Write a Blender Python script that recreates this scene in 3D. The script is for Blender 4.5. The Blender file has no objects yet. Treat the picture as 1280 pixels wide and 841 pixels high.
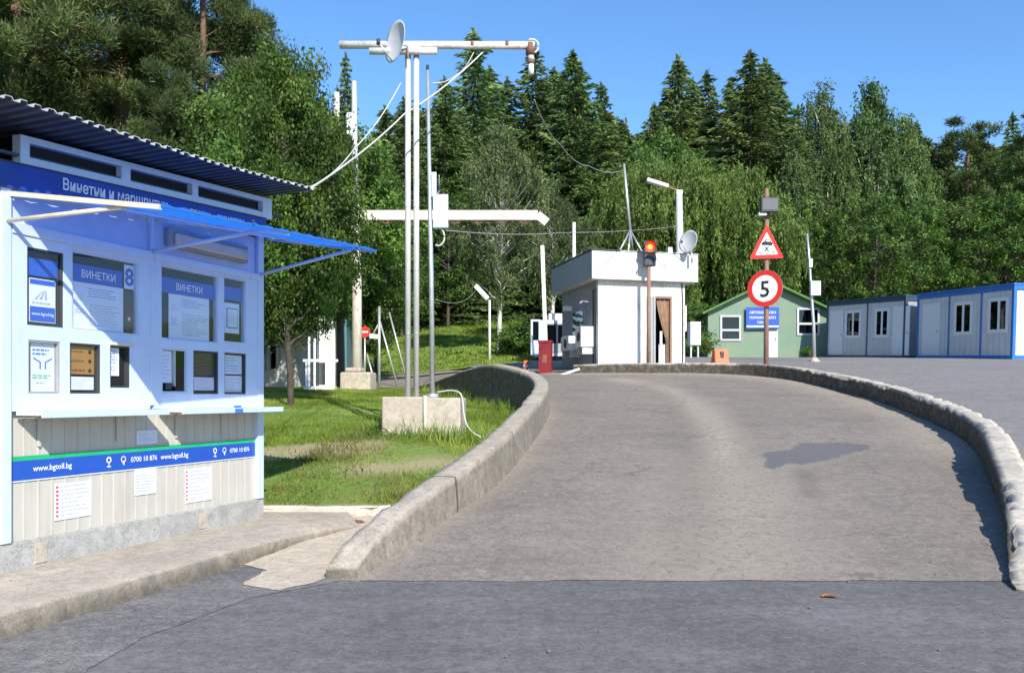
import bpy, bmesh, math, random
import numpy as np
from mathutils import Vector, Matrix

random.seed(7)
sc = bpy.context.scene
COL = sc.collection
R = math.radians

# ------------------------------------------------------------------ camera
CZ = 1.45
FPX = 1100.0            # focal length in photo pixels (1280 wide)
cam_d = bpy.data.cameras.new('camera')
cam_d.sensor_width = 36.0
cam_d.lens = FPX / 1280 * 36.0
cam_d.shift_y = 74.5 / 1280
cam_d.clip_end = 2000
cam = bpy.data.objects.new('camera', cam_d)
COL.objects.link(cam)
cam.location = (0, 0, CZ)
cam.rotation_euler = (R(90), 0, 0)
sc.camera = cam

def wx(px, d):
    return (px - 640) / FPX * d
def wz(py, d):
    return CZ + (495 - py) / FPX * d

# ------------------------------------------------------------------ light
EL = 33.7
LH = Vector((-.371, .929, 0)).normalized()
Ldir = Vector((LH.x * math.cos(R(EL)), LH.y * math.cos(R(EL)), -math.sin(R(EL))))
sun_d = bpy.data.lights.new('sun', 'SUN')
sun_d.energy = 4.3
sun_d.angle = R(0.53)
sun_d.color = (1.0, .93, .82)
sun = bpy.data.objects.new('sun', sun_d)
COL.objects.link(sun)
sun.rotation_euler = Ldir.to_track_quat('-Z', 'Y').to_euler()
sun.location = (10, -20, 30)

w = bpy.data.worlds.new('World')
sc.world = w
w.use_nodes = True
nt = w.node_tree
bg = nt.nodes['Background']
sky = nt.nodes.new('ShaderNodeTexSky')
sky.sky_type = 'NISHITA'
sky.sun_disc = False
sky.sun_elevation = R(EL)
sky.sun_rotation = math.atan2(-LH.x, -LH.y)
sky.altitude = 600
sky.air_density = 1.0
sky.dust_density = 0.25
sky.ozone_density = 4.5
hs = nt.nodes.new('ShaderNodeHueSaturation')
hs.inputs['Saturation'].default_value = 1.12
nt.links.new(sky.outputs[0], hs.inputs['Color'])
nt.links.new(hs.outputs[0], bg.inputs[0])
bg.inputs[1].default_value = 0.15

sc.view_settings.view_transform = 'Standard'
sc.view_settings.look = 'None'
sc.view_settings.gamma = 1
sc.view_settings.exposure = 0.62
sc.view_settings.use_curve_mapping = False
sc.render.engine = 'CYCLES'
sc.cycles.use_denoising = True
sc.cycles.max_bounces = 6
sc.cycles.transparent_max_bounces = 12
sc.cycles.transmission_bounces = 4
sc.cycles.sample_clamp_indirect = 6

# ------------------------------------------------------------------ materials
MATS = {}
def new_mat(name):
    m = bpy.data.materials.new(name)
    m.use_nodes = True
    nt = m.node_tree
    b = nt.nodes['Principled BSDF']
    MATS[name] = m
    return m, nt, b

def rgba(c):
    return (c[0], c[1], c[2], 1)

def noise(nt, scale, detail=4, rough=.6, coord=None, dist=0.0):
    n = nt.nodes.new('ShaderNodeTexNoise')
    n.inputs['Scale'].default_value = scale
    n.inputs['Detail'].default_value = detail
    n.inputs['Roughness'].default_value = rough
    n.inputs['Distortion'].default_value = dist
    if coord is not None:
        nt.links.new(coord, n.inputs['Vector'])
    return n.outputs['Fac']

def ramp(nt, fac, stops):
    r = nt.nodes.new('ShaderNodeValToRGB')
    els = r.color_ramp.elements
    while len(els) < len(stops):
        els.new(.5)
    for e, (p, c) in zip(els, stops):
        e.position = p
        e.color = rgba(c) if len(c) == 3 else c
    nt.links.new(fac, r.inputs[0])
    return r.outputs[0]

def mixc(nt, fac, a, b, mode='MIX'):
    n = nt.nodes.new('ShaderNodeMix')
    n.data_type = 'RGBA'
    n.blend_type = mode
    for sock, val in ((0, fac), (6, a), (7, b)):
        if isinstance(val, (int, float)):
            n.inputs[sock].default_value = val
        elif isinstance(val, tuple):
            n.inputs[sock].default_value = rgba(val)
        else:
            nt.links.new(val, n.inputs[sock])
    return n.outputs[2]

def mathn(nt, op, a, b=None, clamp=False):
    n = nt.nodes.new('ShaderNodeMath')
    n.operation = op
    n.use_clamp = clamp
    for i, v in enumerate((a, b)):
        if v is None:
            continue
        if isinstance(v, (int, float)):
            n.inputs[i].default_value = v
        else:
            nt.links.new(v, n.inputs[i])
    return n.outputs[0]

def objcoord(nt, scale=None):
    t = nt.nodes.new('ShaderNodeTexCoord')
    if scale is None:
        return t.outputs['Object']
    m = nt.nodes.new('ShaderNodeMapping')
    m.inputs['Scale'].default_value = scale
    nt.links.new(t.outputs['Object'], m.inputs[0])
    return m.outputs[0]

def bump(nt, b, h, strength=.3, dist=.02):
    n = nt.nodes.new('ShaderNodeBump')
    n.inputs['Strength'].default_value = strength
    n.inputs['Distance'].default_value = dist
    nt.links.new(h, n.inputs['Height'])
    nt.links.new(n.outputs[0], b.inputs['Normal'])

def attr(nt, name):
    n = nt.nodes.new('ShaderNodeAttribute')
    n.attribute_name = name
    return n.outputs['Fac']

def simple(name, col, rough=.6, metal=0.0, var=.12, scale=6, bmp=0.0, spec=.4):
    """painted / plain surface with slight uneven wear"""
    m, nt, b = new_mat(name)
    co = objcoord(nt)
    f = noise(nt, scale, 5, .65, co)
    lo = tuple(c * (1 - var) for c in col)
    hi = tuple(min(1, c * (1 + var * .6)) for c in col)
    nt.links.new(ramp(nt, f, [(.3, lo), (.65, hi)]), b.inputs['Base Color'])
    b.inputs['Roughness'].default_value = rough
    b.inputs['Metallic'].default_value = metal
    b.inputs['Specular IOR Level'].default_value = spec
    if bmp:
        bump(nt, b, noise(nt, scale * 12, 4, .6, co), bmp, .01)
    return m

def dirty(name, col, dirt, amount=.45, rough=.6, scale=2.5, streak=True, metal=0.0, bmp=.08):
    """surface with stains and vertical streaks"""
    m, nt, b = new_mat(name)
    co = objcoord(nt)
    st = objcoord(nt, (6, 6, .7))
    f1 = noise(nt, scale, 6, .7, co, .3)
    f2 = noise(nt, scale * 1.6, 5, .65, st)
    f = mathn(nt, 'MULTIPLY', f1, f2) if streak else f1
    fac = ramp(nt, f, [(.2 if streak else .42, (0, 0, 0)), (.42 if streak else .7, (1, 1, 1))])
    fac = mathn(nt, 'MULTIPLY', fac, amount)
    fine = noise(nt, 60, 3, .6, co)
    base = mixc(nt, fac, col, dirt)
    base = mixc(nt, mathn(nt, 'MULTIPLY', fine, .22), base, tuple(c * .7 for c in col))
    nt.links.new(base, b.inputs['Base Color'])
    b.inputs['Roughness'].default_value = rough
    b.inputs['Metallic'].default_value = metal
    bump(nt, b, fine, bmp, .01)
    return m

def concrete(name, col, dark, light, bmp=.5):
    m, nt, b = new_mat(name)
    co = objcoord(nt)
    big = noise(nt, 1.3, 6, .7, co, .4)
    mid = noise(nt, 9, 6, .75, co)
    fine = noise(nt, 85, 4, .7, co)
    c = ramp(nt, big, [(.3, dark), (.5, col), (.72, light)])
    c = mixc(nt, ramp(nt, mid, [(.42, (0, 0, 0)), (.62, (1, 1, 1))]), c, tuple(x * .72 for x in col))
    c = mixc(nt, ramp(nt, fine, [(.5, (0, 0, 0)), (.7, (.7, .7, .7))]), c, tuple(min(1, x * 1.3) for x in light))
    pore = noise(nt, 26, 5, .85, co)
    c = mixc(nt, ramp(nt, pore, [(.33, (.85, .85, .85)), (.45, (0, 0, 0))]), c, tuple(x * .55 for x in dark))
    gr = mathn(nt, 'MULTIPLY', attr(nt, 'grime_shade'), mathn(nt, 'ADD', mid, .45), True)
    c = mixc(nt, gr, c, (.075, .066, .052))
    nt.links.new(c, b.inputs['Base Color'])
    b.inputs['Roughness'].default_value = .93
    b.inputs['Specular IOR Level'].default_value = .2
    h = mathn(nt, 'ADD', mathn(nt, 'MULTIPLY', mid, .7), mathn(nt, 'MULTIPLY', fine, .4))
    bump(nt, b, h, bmp * .5, .015)
    return m

def asphalt(name, col, dark, light, sand=None, cracks=True, tracks=0.0):
    m, nt, b = new_mat(name)
    co = objcoord(nt)
    big = noise(nt, .55, 6, .65, co, .6)
    st = noise(nt, .9, 5, .65, objcoord(nt, (.5, 2.2, 1)), .4)
    mid = noise(nt, 6, 6, .7, co)
    fine = noise(nt, 130, 3, .8, co)
    c = ramp(nt, mathn(nt, 'ADD', mathn(nt, 'MULTIPLY', big, .55), mathn(nt, 'MULTIPLY', st, .45)),
             [(.33, dark), (.5, col), (.68, light)])
    c = mixc(nt, ramp(nt, mid, [(.38, (.35, .35, .35)), (.6, (0, 0, 0))]), c, tuple(x * .62 for x in col))
    gran = noise(nt, 30, 5, .8, co)
    c = mixc(nt, ramp(nt, gran, [(.34, (.6, .6, .6)), (.5, (0, 0, 0))]), c, tuple(x * .62 for x in dark))
    c = mixc(nt, ramp(nt, gran, [(.54, (0, 0, 0)), (.7, (.55, .55, .55))]), c, tuple(x * 1.2 for x in light))
    mott = noise(nt, 11, 6, .85, co, .3)
    c = mixc(nt, ramp(nt, mott, [(.36, (.7, .7, .7)), (.5, (0, 0, 0))]), c, tuple(x * .75 for x in dark))
    c = mixc(nt, ramp(nt, mott, [(.52, (0, 0, 0)), (.68, (.6, .6, .6))]), c, tuple(x * 1.12 for x in light))
    blot = noise(nt, 1.7, 7, .75, co, 1.0)
    c = mixc(nt, ramp(nt, blot, [(.54, (0, 0, 0)), (.68, (.5, .5, .5))]), c, tuple(x * .8 for x in dark))
    if sand is not None:
        s = attr(nt, 'sand')
        n2 = noise(nt, 3.2, 6, .75, co, .5)
        s = mathn(nt, 'MULTIPLY', s, mathn(nt, 'ADD', mathn(nt, 'MULTIPLY', n2, 1.3), .3), True)
        c = mixc(nt, s, c, sand)
        pit = noise(nt, 14, 4, .7, co)
        c = mixc(nt, mathn(nt, 'MULTIPLY', s, ramp(nt, pit, [(.36, (.9, .9, .9)), (.46, (0, 0, 0))])), c, tuple(x * .6 for x in dark))
        d = attr(nt, 'stain')
        d = mathn(nt, 'MULTIPLY', d, mathn(nt, 'ADD', mathn(nt, 'MULTIPLY', noise(nt, 5, 5, .7, co), 1.2), .1), True)
        c = mixc(nt, d, c, tuple(x * .6 for x in dark))
    if sand is not None:
        pn = mathn(nt, 'ADD', attr(nt, 'patch'), mathn(nt, 'MULTIPLY', mathn(nt, 'SUBTRACT', noise(nt, 7, 6, .75, co), .5), .55))
        c = mixc(nt, ramp(nt, pn, [(.50, (0, 0, 0)), (.535, (.97, .97, .97))]), c, mixc(nt, gran, (.10, .103, .113), (.165, .165, .17)))
    c = mixc(nt, ramp(nt, fine, [(.36, (1, 1, 1)), (.46, (0, 0, 0))]), c, tuple(x * .55 for x in dark))
    c = mixc(nt, ramp(nt, fine, [(.56, (0, 0, 0)), (.68, (.6, .6, .6))]), c, tuple(min(1, x * 1.45) for x in light))
    if cracks:
        v = nt.nodes.new('ShaderNodeTexVoronoi')
        v.feature = 'DISTANCE_TO_EDGE'
        v.inputs['Scale'].default_value = .8
        wv = nt.nodes.new('ShaderNodeVectorMath')
        wv.operation = 'ADD'
        nn = nt.nodes.new('ShaderNodeTexNoise')
        nn.inputs['Scale'].default_value = 2.2
        nn.inputs['Detail'].default_value = 5
        nt.links.new(co, nn.inputs['Vector'])
        sc_ = nt.nodes.new('ShaderNodeVectorMath')
        sc_.operation = 'SCALE'
        sc_.inputs['Scale'].default_value = .6
        nt.links.new(nn.outputs['Color'], sc_.inputs[0])
        nt.links.new(co, wv.inputs[0])
        nt.links.new(sc_.outputs[0], wv.inputs[1])
        nt.links.new(wv.outputs[0], v.inputs['Vector'])
        line = ramp(nt, v.outputs['Distance'], [(.0, (1, 1, 1)), (.016, (0, 0, 0))])
        gate = ramp(nt, noise(nt, .5, 3, .5, co), [(.50, (0, 0, 0)), (.62, (.55, .55, .55))])
        c = mixc(nt, mathn(nt, 'MULTIPLY', line, gate), c, tuple(x * .45 for x in dark))
    nt.links.new(c, b.inputs['Base Color'])
    b.inputs['Roughness'].default_value = .9
    b.inputs['Specular IOR Level'].default_value = .25
    bump(nt, b, mathn(nt, 'ADD', fine, mathn(nt, 'MULTIPLY', mid, .8)), .35, .012)
    return m

def leafmat(name, cols, trans=.35, rough=.55):
    """leaf colour differs leaf by leaf"""
    m = bpy.data.materials.new(name)
    m.use_nodes = True
    nt = m.node_tree
    MATS[name] = m
    b = nt.nodes['Principled BSDF']
    out = nt.nodes['Material Output']
    g = nt.nodes.new('ShaderNodeNewGeometry')
    oi = nt.nodes.new('ShaderNodeObjectInfo')
    n = len(cols)
    c = ramp(nt, g.outputs['Random Per Island'], [(i / max(1, n - 1), col) for i, col in enumerate(cols)])
    co = objcoord(nt)
    cl = noise(nt, .8, 4, .7, co)
    c = mixc(nt, ramp(nt, cl, [(.40, (.75, .75, .75)), (.56, (0, 0, 0))]), c, tuple(x * .7 for x in cols[0]))
    c = mixc(nt, ramp(nt, cl, [(.52, (0, 0, 0)), (.66, (.6, .6, .6))]), c, tuple(x * 1.35 for x in cols[-1]))
    hs = nt.nodes.new('ShaderNodeHueSaturation')
    hs.inputs['Value'].default_value = 1
    wn = nt.nodes.new('ShaderNodeTexWhiteNoise')
    wn.noise_dimensions = '1D'
    nt.links.new(oi.outputs['Random'], wn.inputs['W'])
    nt.links.new(mathn(nt, 'ADD', mathn(nt, 'MULTIPLY', wn.outputs['Value'], .03), .488), hs.inputs['Hue'])
    v = mathn(nt, 'ADD', mathn(nt, 'MULTIPLY', oi.outputs['Random'], .4), .8)
    nt.links.new(v, hs.inputs['Value'])
    nt.links.new(c, hs.inputs['Color'])
    c = hs.outputs[0]
    nt.links.new(c, b.inputs['Base Color'])
    b.inputs['Roughness'].default_value = rough
    b.inputs['Specular IOR Level'].default_value = .3
    t = nt.nodes.new('ShaderNodeBsdfTranslucent')
    br = mixc(nt, .5, c, (.12, .2, .02))
    nt.links.new(br, t.inputs['Color'])
    mx = nt.nodes.new('ShaderNodeMixShader')
    mx.inputs[0].default_value = trans
    nt.links.new(b.outputs[0], mx.inputs[1])
    nt.links.new(t.outputs[0], mx.inputs[2])
    nt.links.new(mx.outputs[0], out.inputs['Surface'])
    return m

def glassmat(name, tint=(1, 1, 1), refl=.55):
    m = bpy.data.materials.new(name)
    m.use_nodes = True
    nt = m.node_tree
    MATS[name] = m
    out = nt.nodes['Material Output']
    nt.nodes.remove(nt.nodes['Principled BSDF'])
    tr = nt.nodes.new('ShaderNodeBsdfTransparent')
    tr.inputs[0].default_value = rgba(tint)
    gl = nt.nodes.new('ShaderNodeBsdfGlossy')
    gl.inputs['Roughness'].default_value = .03
    lw = nt.nodes.new('ShaderNodeFresnel')
    lw.inputs['IOR'].default_value = 1.5
    geo = nt.nodes.new('ShaderNodeNewGeometry')
    front = mathn(nt, 'SUBTRACT', 1.0, geo.outputs['Backfacing'])
    fac = mathn(nt, 'MULTIPLY', mathn(nt, 'MULTIPLY', lw.outputs[0], refl * 1.6, True), front)
    mx = nt.nodes.new('ShaderNodeMixShader')
    nt.links.new(fac, mx.inputs[0])
    nt.links.new(tr.outputs[0], mx.inputs[1])
    nt.links.new(gl.outputs[0], mx.inputs[2])
    nt.links.new(mx.outputs[0], out.inputs['Surface'])
    return m

def bluesheet(name):
    """translucent blue plastic roofing sheet"""
    m = bpy.data.materials.new(name)
    m.use_nodes = True
    nt = m.node_tree
    MATS[name] = m
    out = nt.nodes['Material Output']
    b = nt.nodes['Principled BSDF']
    b.inputs['Base Color'].default_value = (.015, .15, .62, 1)
    b.inputs['Roughness'].default_value = .35
    t = nt.nodes.new('ShaderNodeBsdfTranslucent')
    t.inputs[0].default_value = (.015, .22, 1.0, 1)
    mx = nt.nodes.new('ShaderNodeMixShader')
    mx.inputs[0].default_value = .6
    nt.links.new(b.outputs[0], mx.inputs[1])
    nt.links.new(t.outputs[0], mx.inputs[2])
    nt.links.new(mx.outputs[0], out.inputs['Surface'])
    return m

def emis(name, col, strength):
    m, nt, b = new_mat(name)
    b.inputs['Base Color'].default_value = rgba(col)
    b.inputs['Emission Color'].default_value = rgba(col)
    b.inputs['Emission Strength'].default_value = strength
    return m

asphalt('asphalt_new', (.18, .173, .168), (.12, .116, .114), (.275, .262, .25), cracks=False)
asphalt('asphalt_old', (.19, .182, .175), (.12, .115, .112), (.33, .315, .29))
asphalt('asphalt_ramp', (.26, .226, .192), (.182, .161, .140), (.35, .302, .252), sand=(.40, .345, .275))
asphalt('asphalt_lot', (.265, .25, .24), (.205, .195, .19), (.32, .30, .28))
concrete('concrete_wall', (.45, .395, .315), (.25, .22, .18), (.58, .515, .42), .9)
concrete('concrete_kerb', (.53, .48, .40), (.36, .325, .26), (.66, .60, .50), .8)
concrete('concrete_block', (.50, .44, .36), (.37, .32, .26), (.58, .52, .43), .5)
concrete('pavement', (.45, .395, .315), (.34, .30, .24), (.54, .475, .385), .35)
concrete('sand_concrete', (.56, .48, .36), (.44, .375, .28), (.66, .57, .44), .3)
concrete('plinth', (.40, .395, .375), (.29, .285, .27), (.50, .49, .47), .3)
simple('soil', (.17, .13, .075), .95, var=.35, scale=3, bmp=.4)
dirty('white_frame_shade', (.57, .675, .84), (.42, .44, .44), .3, .35, bmp=.02)  # white frames tinted blue: shade under the awning put into the colour
dirty('white_paint', (.80, .79, .76), (.50, .44, .34), .5, .7)
dirty('white_worn', (.74, .70, .63), (.34, .18, .08), .75, .7)
dirty('booth_white', (.70, .69, .67), (.34, .29, .23), .9, .85, scale=1.8)
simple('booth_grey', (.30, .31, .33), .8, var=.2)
dirty('beige_panel', (.54, .52, .46), (.33, .29, .23), .4, .6, scale=1.5, bmp=.03)
simple('grey_paint', (.32, .33, .34), .55, var=.12)
simple('fascia_white_shade', (.52, .62, .80), .55, var=.06)  # white fascia with the blue of its shade painted in
simple('dark_interior', (.012, .012, .014), .8)
simple('dark_grey', (.05, .052, .056), .6)
simple('brown_blind', (.10, .065, .05), .7)
simple('poster_white_shade', (.66, .72, .82), .5, var=.03)  # white paper tinted with the blue of the awning shade
simple('poster_blue', (.025, .10, .50), .5, var=.06)
simple('sign_blue', (.02, .09, .46), .4, var=.08)
simple('banner_blue', (.018, .06, .34), .55, var=.15)
simple('green_stripe', (.02, .42, .17), .5)
simple('print_blue', (.05, .18, .55), .6)
simple('print_grey', (.35, .38, .45), .6)
simple('print_red', (.6, .06, .05), .6)
simple('print_black', (.02, .02, .022), .6)
simple('print_green', (.08, .42, .2), .6)
simple('brown_notice', (.34, .18, .06), .6)
simple('galvanised', (.55, .56, .57), .42, .6, var=.15, scale=10)
dirty('silver_paint', (.60, .59, .58), (.34, .29, .24), .55, .45, metal=.1)
dirty('pole_white', (.70, .68, .64), (.30, .20, .13), .85, .6)
simple('dish_grey', (.52, .53, .54), .5, var=.08)
dirty('rust', (.22, .10, .065), (.09, .04, .025), .6, .8, metal=.0)
dirty('rust_pole', (.25, .135, .095), (.42, .34, .28), .5, .75)
simple('cream_cable', (.56, .54, .48), .6)
simple('dark_cable', (.10, .10, .10), .7)
simple('wire_grey', (.33, .34, .34), .6)
simple('sign_red', (.68, .035, .025), .4, var=.05)
simple('sign_white', (.80, .80, .78), .45, var=.04)
simple('red_cabinet', (.20, .012, .018), .5, var=.2)
simple('orange', (.80, .16, .06), .55, var=.15)
dirty('mint_wall', (.175, .275, .205), (.30, .31, .17), .55, .85, scale=1.4, streak=False)
simple('roof_green', (.085, .20, .045), .7, var=.25)
simple('door_lilac', (.55, .52, .55), .6)
dirty('container_grey', (.62, .63, .64), (.40, .37, .33), .5, .5)
simple('container_white', (.72, .74, .77), .45, var=.05)
simple('container_blue', (.03, .16, .50), .45, var=.12)
simple('container_dark', (.04, .07, .12), .5)
simple('curtain_tan', (.27, .17, .10), .9, var=.25)
simple('corrugated', (.09, .10, .135), .45, .3, var=.2)  # roof underside, its shade put into a darker colour
simple('corrugated_lit', (.62, .60, .55), .5, .4, var=.3)  # same sheet in a lighter colour for its sunlit top and edge
simple('wood_tan', (.66, .58, .46), .7)
simple('bark', (.075, .06, .048), .95, var=.4, scale=5, bmp=.5)
simple('bark_pine', (.17, .10, .065), .95, var=.4, scale=4, bmp=.5)
simple('bark_pale', (.55, .53, .48), .85, var=.4, scale=3)
simple('rock_grey', (.33, .31, .28), .9, var=.3)
simple('grit_brown', (.20, .18, .155), .95, var=.5, scale=40)
simple('panel_grey', (.11, .115, .12), .35, var=.1)
simple('teal_panel', (.10, .20, .22), .6)
simple('roof_tile_grey', (.34, .36, .42), .7, var=.15)
simple('dry_leaf', (.40, .13, .03), .7)
glassmat('pane', refl=1.0)
glassmat('dark_pane', (.25, .28, .3), .9)
bluesheet('blue_sheet')
emis('lamp_red', (1.0, .025, .005), 2.2)
emis('lamp_core', (1.0, .30, .02), 3.2)
leafmat('needles_spruce', [(0.057, 0.104, 0.034), (0.100, 0.168, 0.045), (0.153, 0.226, 0.062), (0.212, 0.282, 0.080)], .2)
leafmat('needles_pine', [(0.037, 0.060, 0.018), (0.067, 0.103, 0.029), (0.103, 0.149, 0.041), (0.144, 0.190, 0.063)], .25)
leafmat('leaf_green', [(0.042, 0.089, 0.014), (0.078, 0.154, 0.024), (0.119, 0.214, 0.036), (0.178, 0.272, 0.053)], .4)
leafmat('leaf_dark', [(0.054, 0.114, 0.026), (0.096, 0.182, 0.036), (0.152, 0.275, 0.054), (0.224, 0.355, 0.071)], .35)
leafmat('leaf_willow', [(0.084, 0.140, 0.028), (0.129, 0.199, 0.040), (0.175, 0.257, 0.053), (0.220, 0.306, 0.076)], .4)
leafmat('leaf_olive', [(0.078, 0.109, 0.040), (0.116, 0.152, 0.056), (0.157, 0.197, 0.076), (0.197, 0.239, 0.099)], .35)
leafmat('leaf_birch', [(0.075, 0.133, 0.041), (0.116, 0.191, 0.056), (0.164, 0.243, 0.075), (0.214, 0.298, 0.102)], .4)
leafmat('grass_blade', [(0.141, 0.224, 0.025), (0.193, 0.294, 0.034), (0.245, 0.341, 0.047), (0.322, 0.353, 0.084)], .4)
leafmat('dry_grass', [(.22, .19, .08), (.28, .23, .10), (.17, .18, .06)], .3)

# ground with grass colour
m, nt, b = new_mat('lawn_ground')
co = objcoord(nt)
g1 = noise(nt, .5, 5, .65, co, .5)
g2 = noise(nt, 7, 5, .7, co)
c = ramp(nt, g2, [(.3, (.10, .165, .022)), (.5, (.14, .23, .032)), (.7, (.19, .27, .05))])
bare = mathn(nt, 'MULTIPLY', attr(nt, 'bare'), mathn(nt, 'ADD', noise(nt, 2.5, 5, .7, co), .35), True)
c = mixc(nt, bare, c, (.40, .31, .20))
c = mixc(nt, ramp(nt, g1, [(.5, (0, 0, 0)), (.7, (.5, .5, .5))]), c, (.19, .19, .06))
nt.links.new(c, b.inputs['Base Color'])
b.inputs['Roughness'].default_value = .95
bump(nt, b, g2, .5, .05)

m, nt, b = new_mat('hill_ground')
co = objcoord(nt)
g1 = noise(nt, .25, 6, .7, co, .5)
g2 = noise(nt, 3, 6, .75, co)
c = ramp(nt, mathn(nt, 'ADD', mathn(nt, 'MULTIPLY', g1, .5), mathn(nt, 'MULTIPLY', g2, .5)),
         [(.35, (.13, .21, .025)), (.5, (.18, .29, .035)), (.66, (.23, .33, .055))])
nt.links.new(c, b.inputs['Base Color'])
b.inputs['Roughness'].default_value = .95
bump(nt, b, g2, .7, .12)

M = MATS

# ------------------------------------------------------------------ object helpers
def tag(o, label=None, cat=None, group=None, kind=None):
    if label: o['label'] = label
    if cat: o['category'] = cat
    if group: o['group'] = group
    if kind: o['kind'] = kind
    return o

def thing(name, loc, rz=0.0, label=None, cat=None, group=None):
    o = bpy.data.objects.new(name, None)
    COL.objects.link(o)
    o.empty_display_size = .2
    o.location = loc
    o.rotation_euler = (0, 0, rz)
    return tag(o, label, cat, group)

def link(name, me, parent=None):
    o = bpy.data.objects.new(name, me)
    COL.objects.link(o)
    if parent is not None:
        o.parent = parent
    return o

_tc = {}
def text_geo(body, size, bold=0.0):
    key = (body, bold)
    if key not in _tc:
        cu = bpy.data.curves.new('t', 'FONT')
        cu.body = body
        cu.size = 1
        cu.resolution_u = 2
        cu.offset = bold
        ob = bpy.data.objects.new('t', cu)
        COL.objects.link(ob)
        dg = bpy.context.evaluated_depsgraph_get()
        me = ob.evaluated_get(dg).to_mesh()
        vs = [tuple(v.co) for v in me.vertices]
        fs = [tuple(p.vertices) for p in me.polygons]
        ob.evaluated_get(dg).to_mesh_clear()
        bpy.data.objects.remove(ob)
        bpy.data.curves.remove(cu)
        _tc[key] = (vs, fs)
    vs, fs = _tc[key]
    return [(x * size, y * size) for x, y, z in vs], fs

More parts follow.
